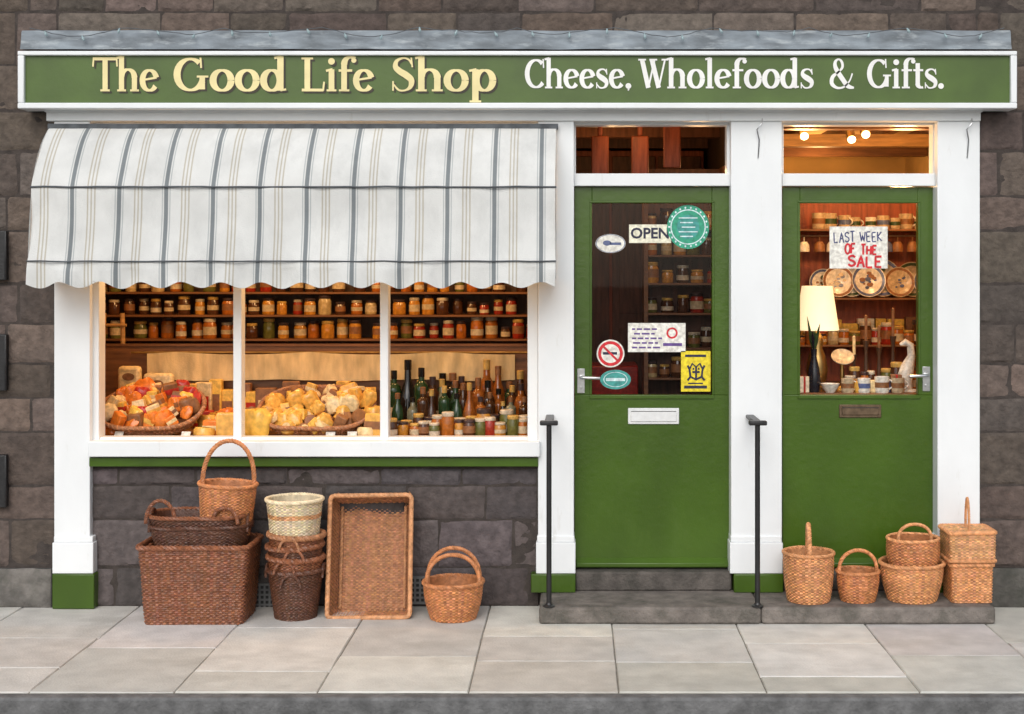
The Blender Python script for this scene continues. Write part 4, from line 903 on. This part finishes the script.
for i,(p,w,h,c) in enumerate(((803,.03,.09,'p_white'),(875,.035,.07,'p_cream'),(896,.03,.1,'p_brown'))):
    m=MB(); m.box(-w,w,-.02,.02,0,h); o=obj('gift_box',m,c,None,label=f"small {PN[c]} gift box on the display table",cat='box',loc=(X(p,.42),.42,zt_),rot=(0,0,R(-.4,.4)),bevel=.004)
    m=MB(); m.box(-.006,.006,-.0206,.0206,-.0,h+.0006); obj('ribbon',m,'p_red',o)
for i in range(9):
    p=848+i*8+R(-2,2); k=random.choice(wts); jar((X(p,.55),.55+R(-.03,.03),zt_),f"small {CN[k]} jar, {ORD[i]} from left among the gifts on the display table",k,random.choice(list(LN)),True,R(.6,.95),'jars among the gifts on the table',R(.7,1.7))
mugs(4,848,17,zt_,'at the front of the display table','mugs on the display table',.40)
# spotlights
t=thing('track_light','ceiling track with three lit spotlights inside the right fanlight','spotlights',(1.7,1.15,2.7))
m=MB(); m.box(-.65,.65,-.015,.015,-.075,-.045); obj('rail',m,'ceramic',t)
m=MB(); m.tube([(-.5,0,-.046),(-.5,0,.0)],.008,6); m.tube([(.5,0,-.046),(.5,0,.0)],.008,6); obj('bracket',m,'ceramic',t)
for p,dz in ((803,-.10),(850,-.12),(864,-.09)):
    x=X(p,1.15)-1.7; m=MB(); m.tube([(x,0,-.03),(x,0,-.07)],.008,8); m.tube([(x,.05,-.05),(x,-.05,dz-.02)],[.022,.03],14); s_=obj('spotlight',m,'brass',t)
    m=MB(); m.tube([(x,-.049,dz-.0195),(x,-.056,dz-.024)],.024,14); obj('bulb',m,'bulb',s_)
# ------------------------------------------------------------------ LIGHT
def point(loc,p,rad_=.06,col=(1,.56,.22)):
    l=bpy.data.lights.new('lamp','POINT'); l.energy=p; l.color=col; l.shadow_soft_size=rad_; o=bpy.data.objects.new('shop_lamp_and_fill',l); o.location=loc; COL.objects.link(o)
for x in (-2.3,-1.4,-.6): point((x,.40,2.1),15.5)
for x in (-2.5,-1.4,-.5): point((x,.95,1.95),3.6)
point((lx,LPY,zt_+hb+.06),4,.03); point((1.35,.9,2.48),14); point((1.95,.9,2.48),14); point((1.8,.35,2.2),10); point((1.7,2.4,2.4),10)  # table lamp and track spots, plus unseen lights added for ceiling glow
point((.72,.75,2.3),3); point((.2,1.3,2.4),3.5); point((.3,.4,2.55),1.5)  # unseen fill lights added to brighten left door shelves and fanlight
w=bpy.data.worlds.new('World'); scene.world=w; w.use_nodes=True; nt=w.node_tree
bg=nt.nodes['Background']; sk=nt.nodes.new('ShaderNodeTexSky'); sk.sky_type='NISHITA'; sk.sun_disc=False; sk.sun_elevation=rad(38); sk.sun_rotation=rad(188); sk.air_density=1.; sk.dust_density=2.
hs_=nt.nodes.new('ShaderNodeHueSaturation'); hs_.inputs['Saturation'].default_value=.42
nt.links.new(sk.outputs[0],hs_.inputs['Color']); nt.links.new(hs_.outputs[0],bg.inputs[0]); bg.inputs[1].default_value=.15
sl=bpy.data.lights.new('sun','SUN'); sl.energy=1.4; sl.angle=rad(45); sl.color=(1,.97,.93); so=bpy.data.objects.new('sun',sl); COL.objects.link(so)
d=Vector((.10,.78,-.61)); so.rotation_euler=d.to_track_quat('-Z','Y').to_euler()
# ------------------------------------------------------------------ CAMERA
cam=bpy.data.cameras.new('camera'); cam.sensor_width=36; cam.lens=F/1024*36; cam.shift_x=-(VX-512)/1024; cam.shift_y=-(357-VY)/1024; cam.clip_end=500
co=bpy.data.objects.new('camera',cam); co.location=(0,-D,CH); co.rotation_euler=(rad(90),0,0); COL.objects.link(co); scene.camera=co
scene.view_settings.view_transform='Standard'; scene.view_settings.look='None'; scene.view_settings.exposure=0
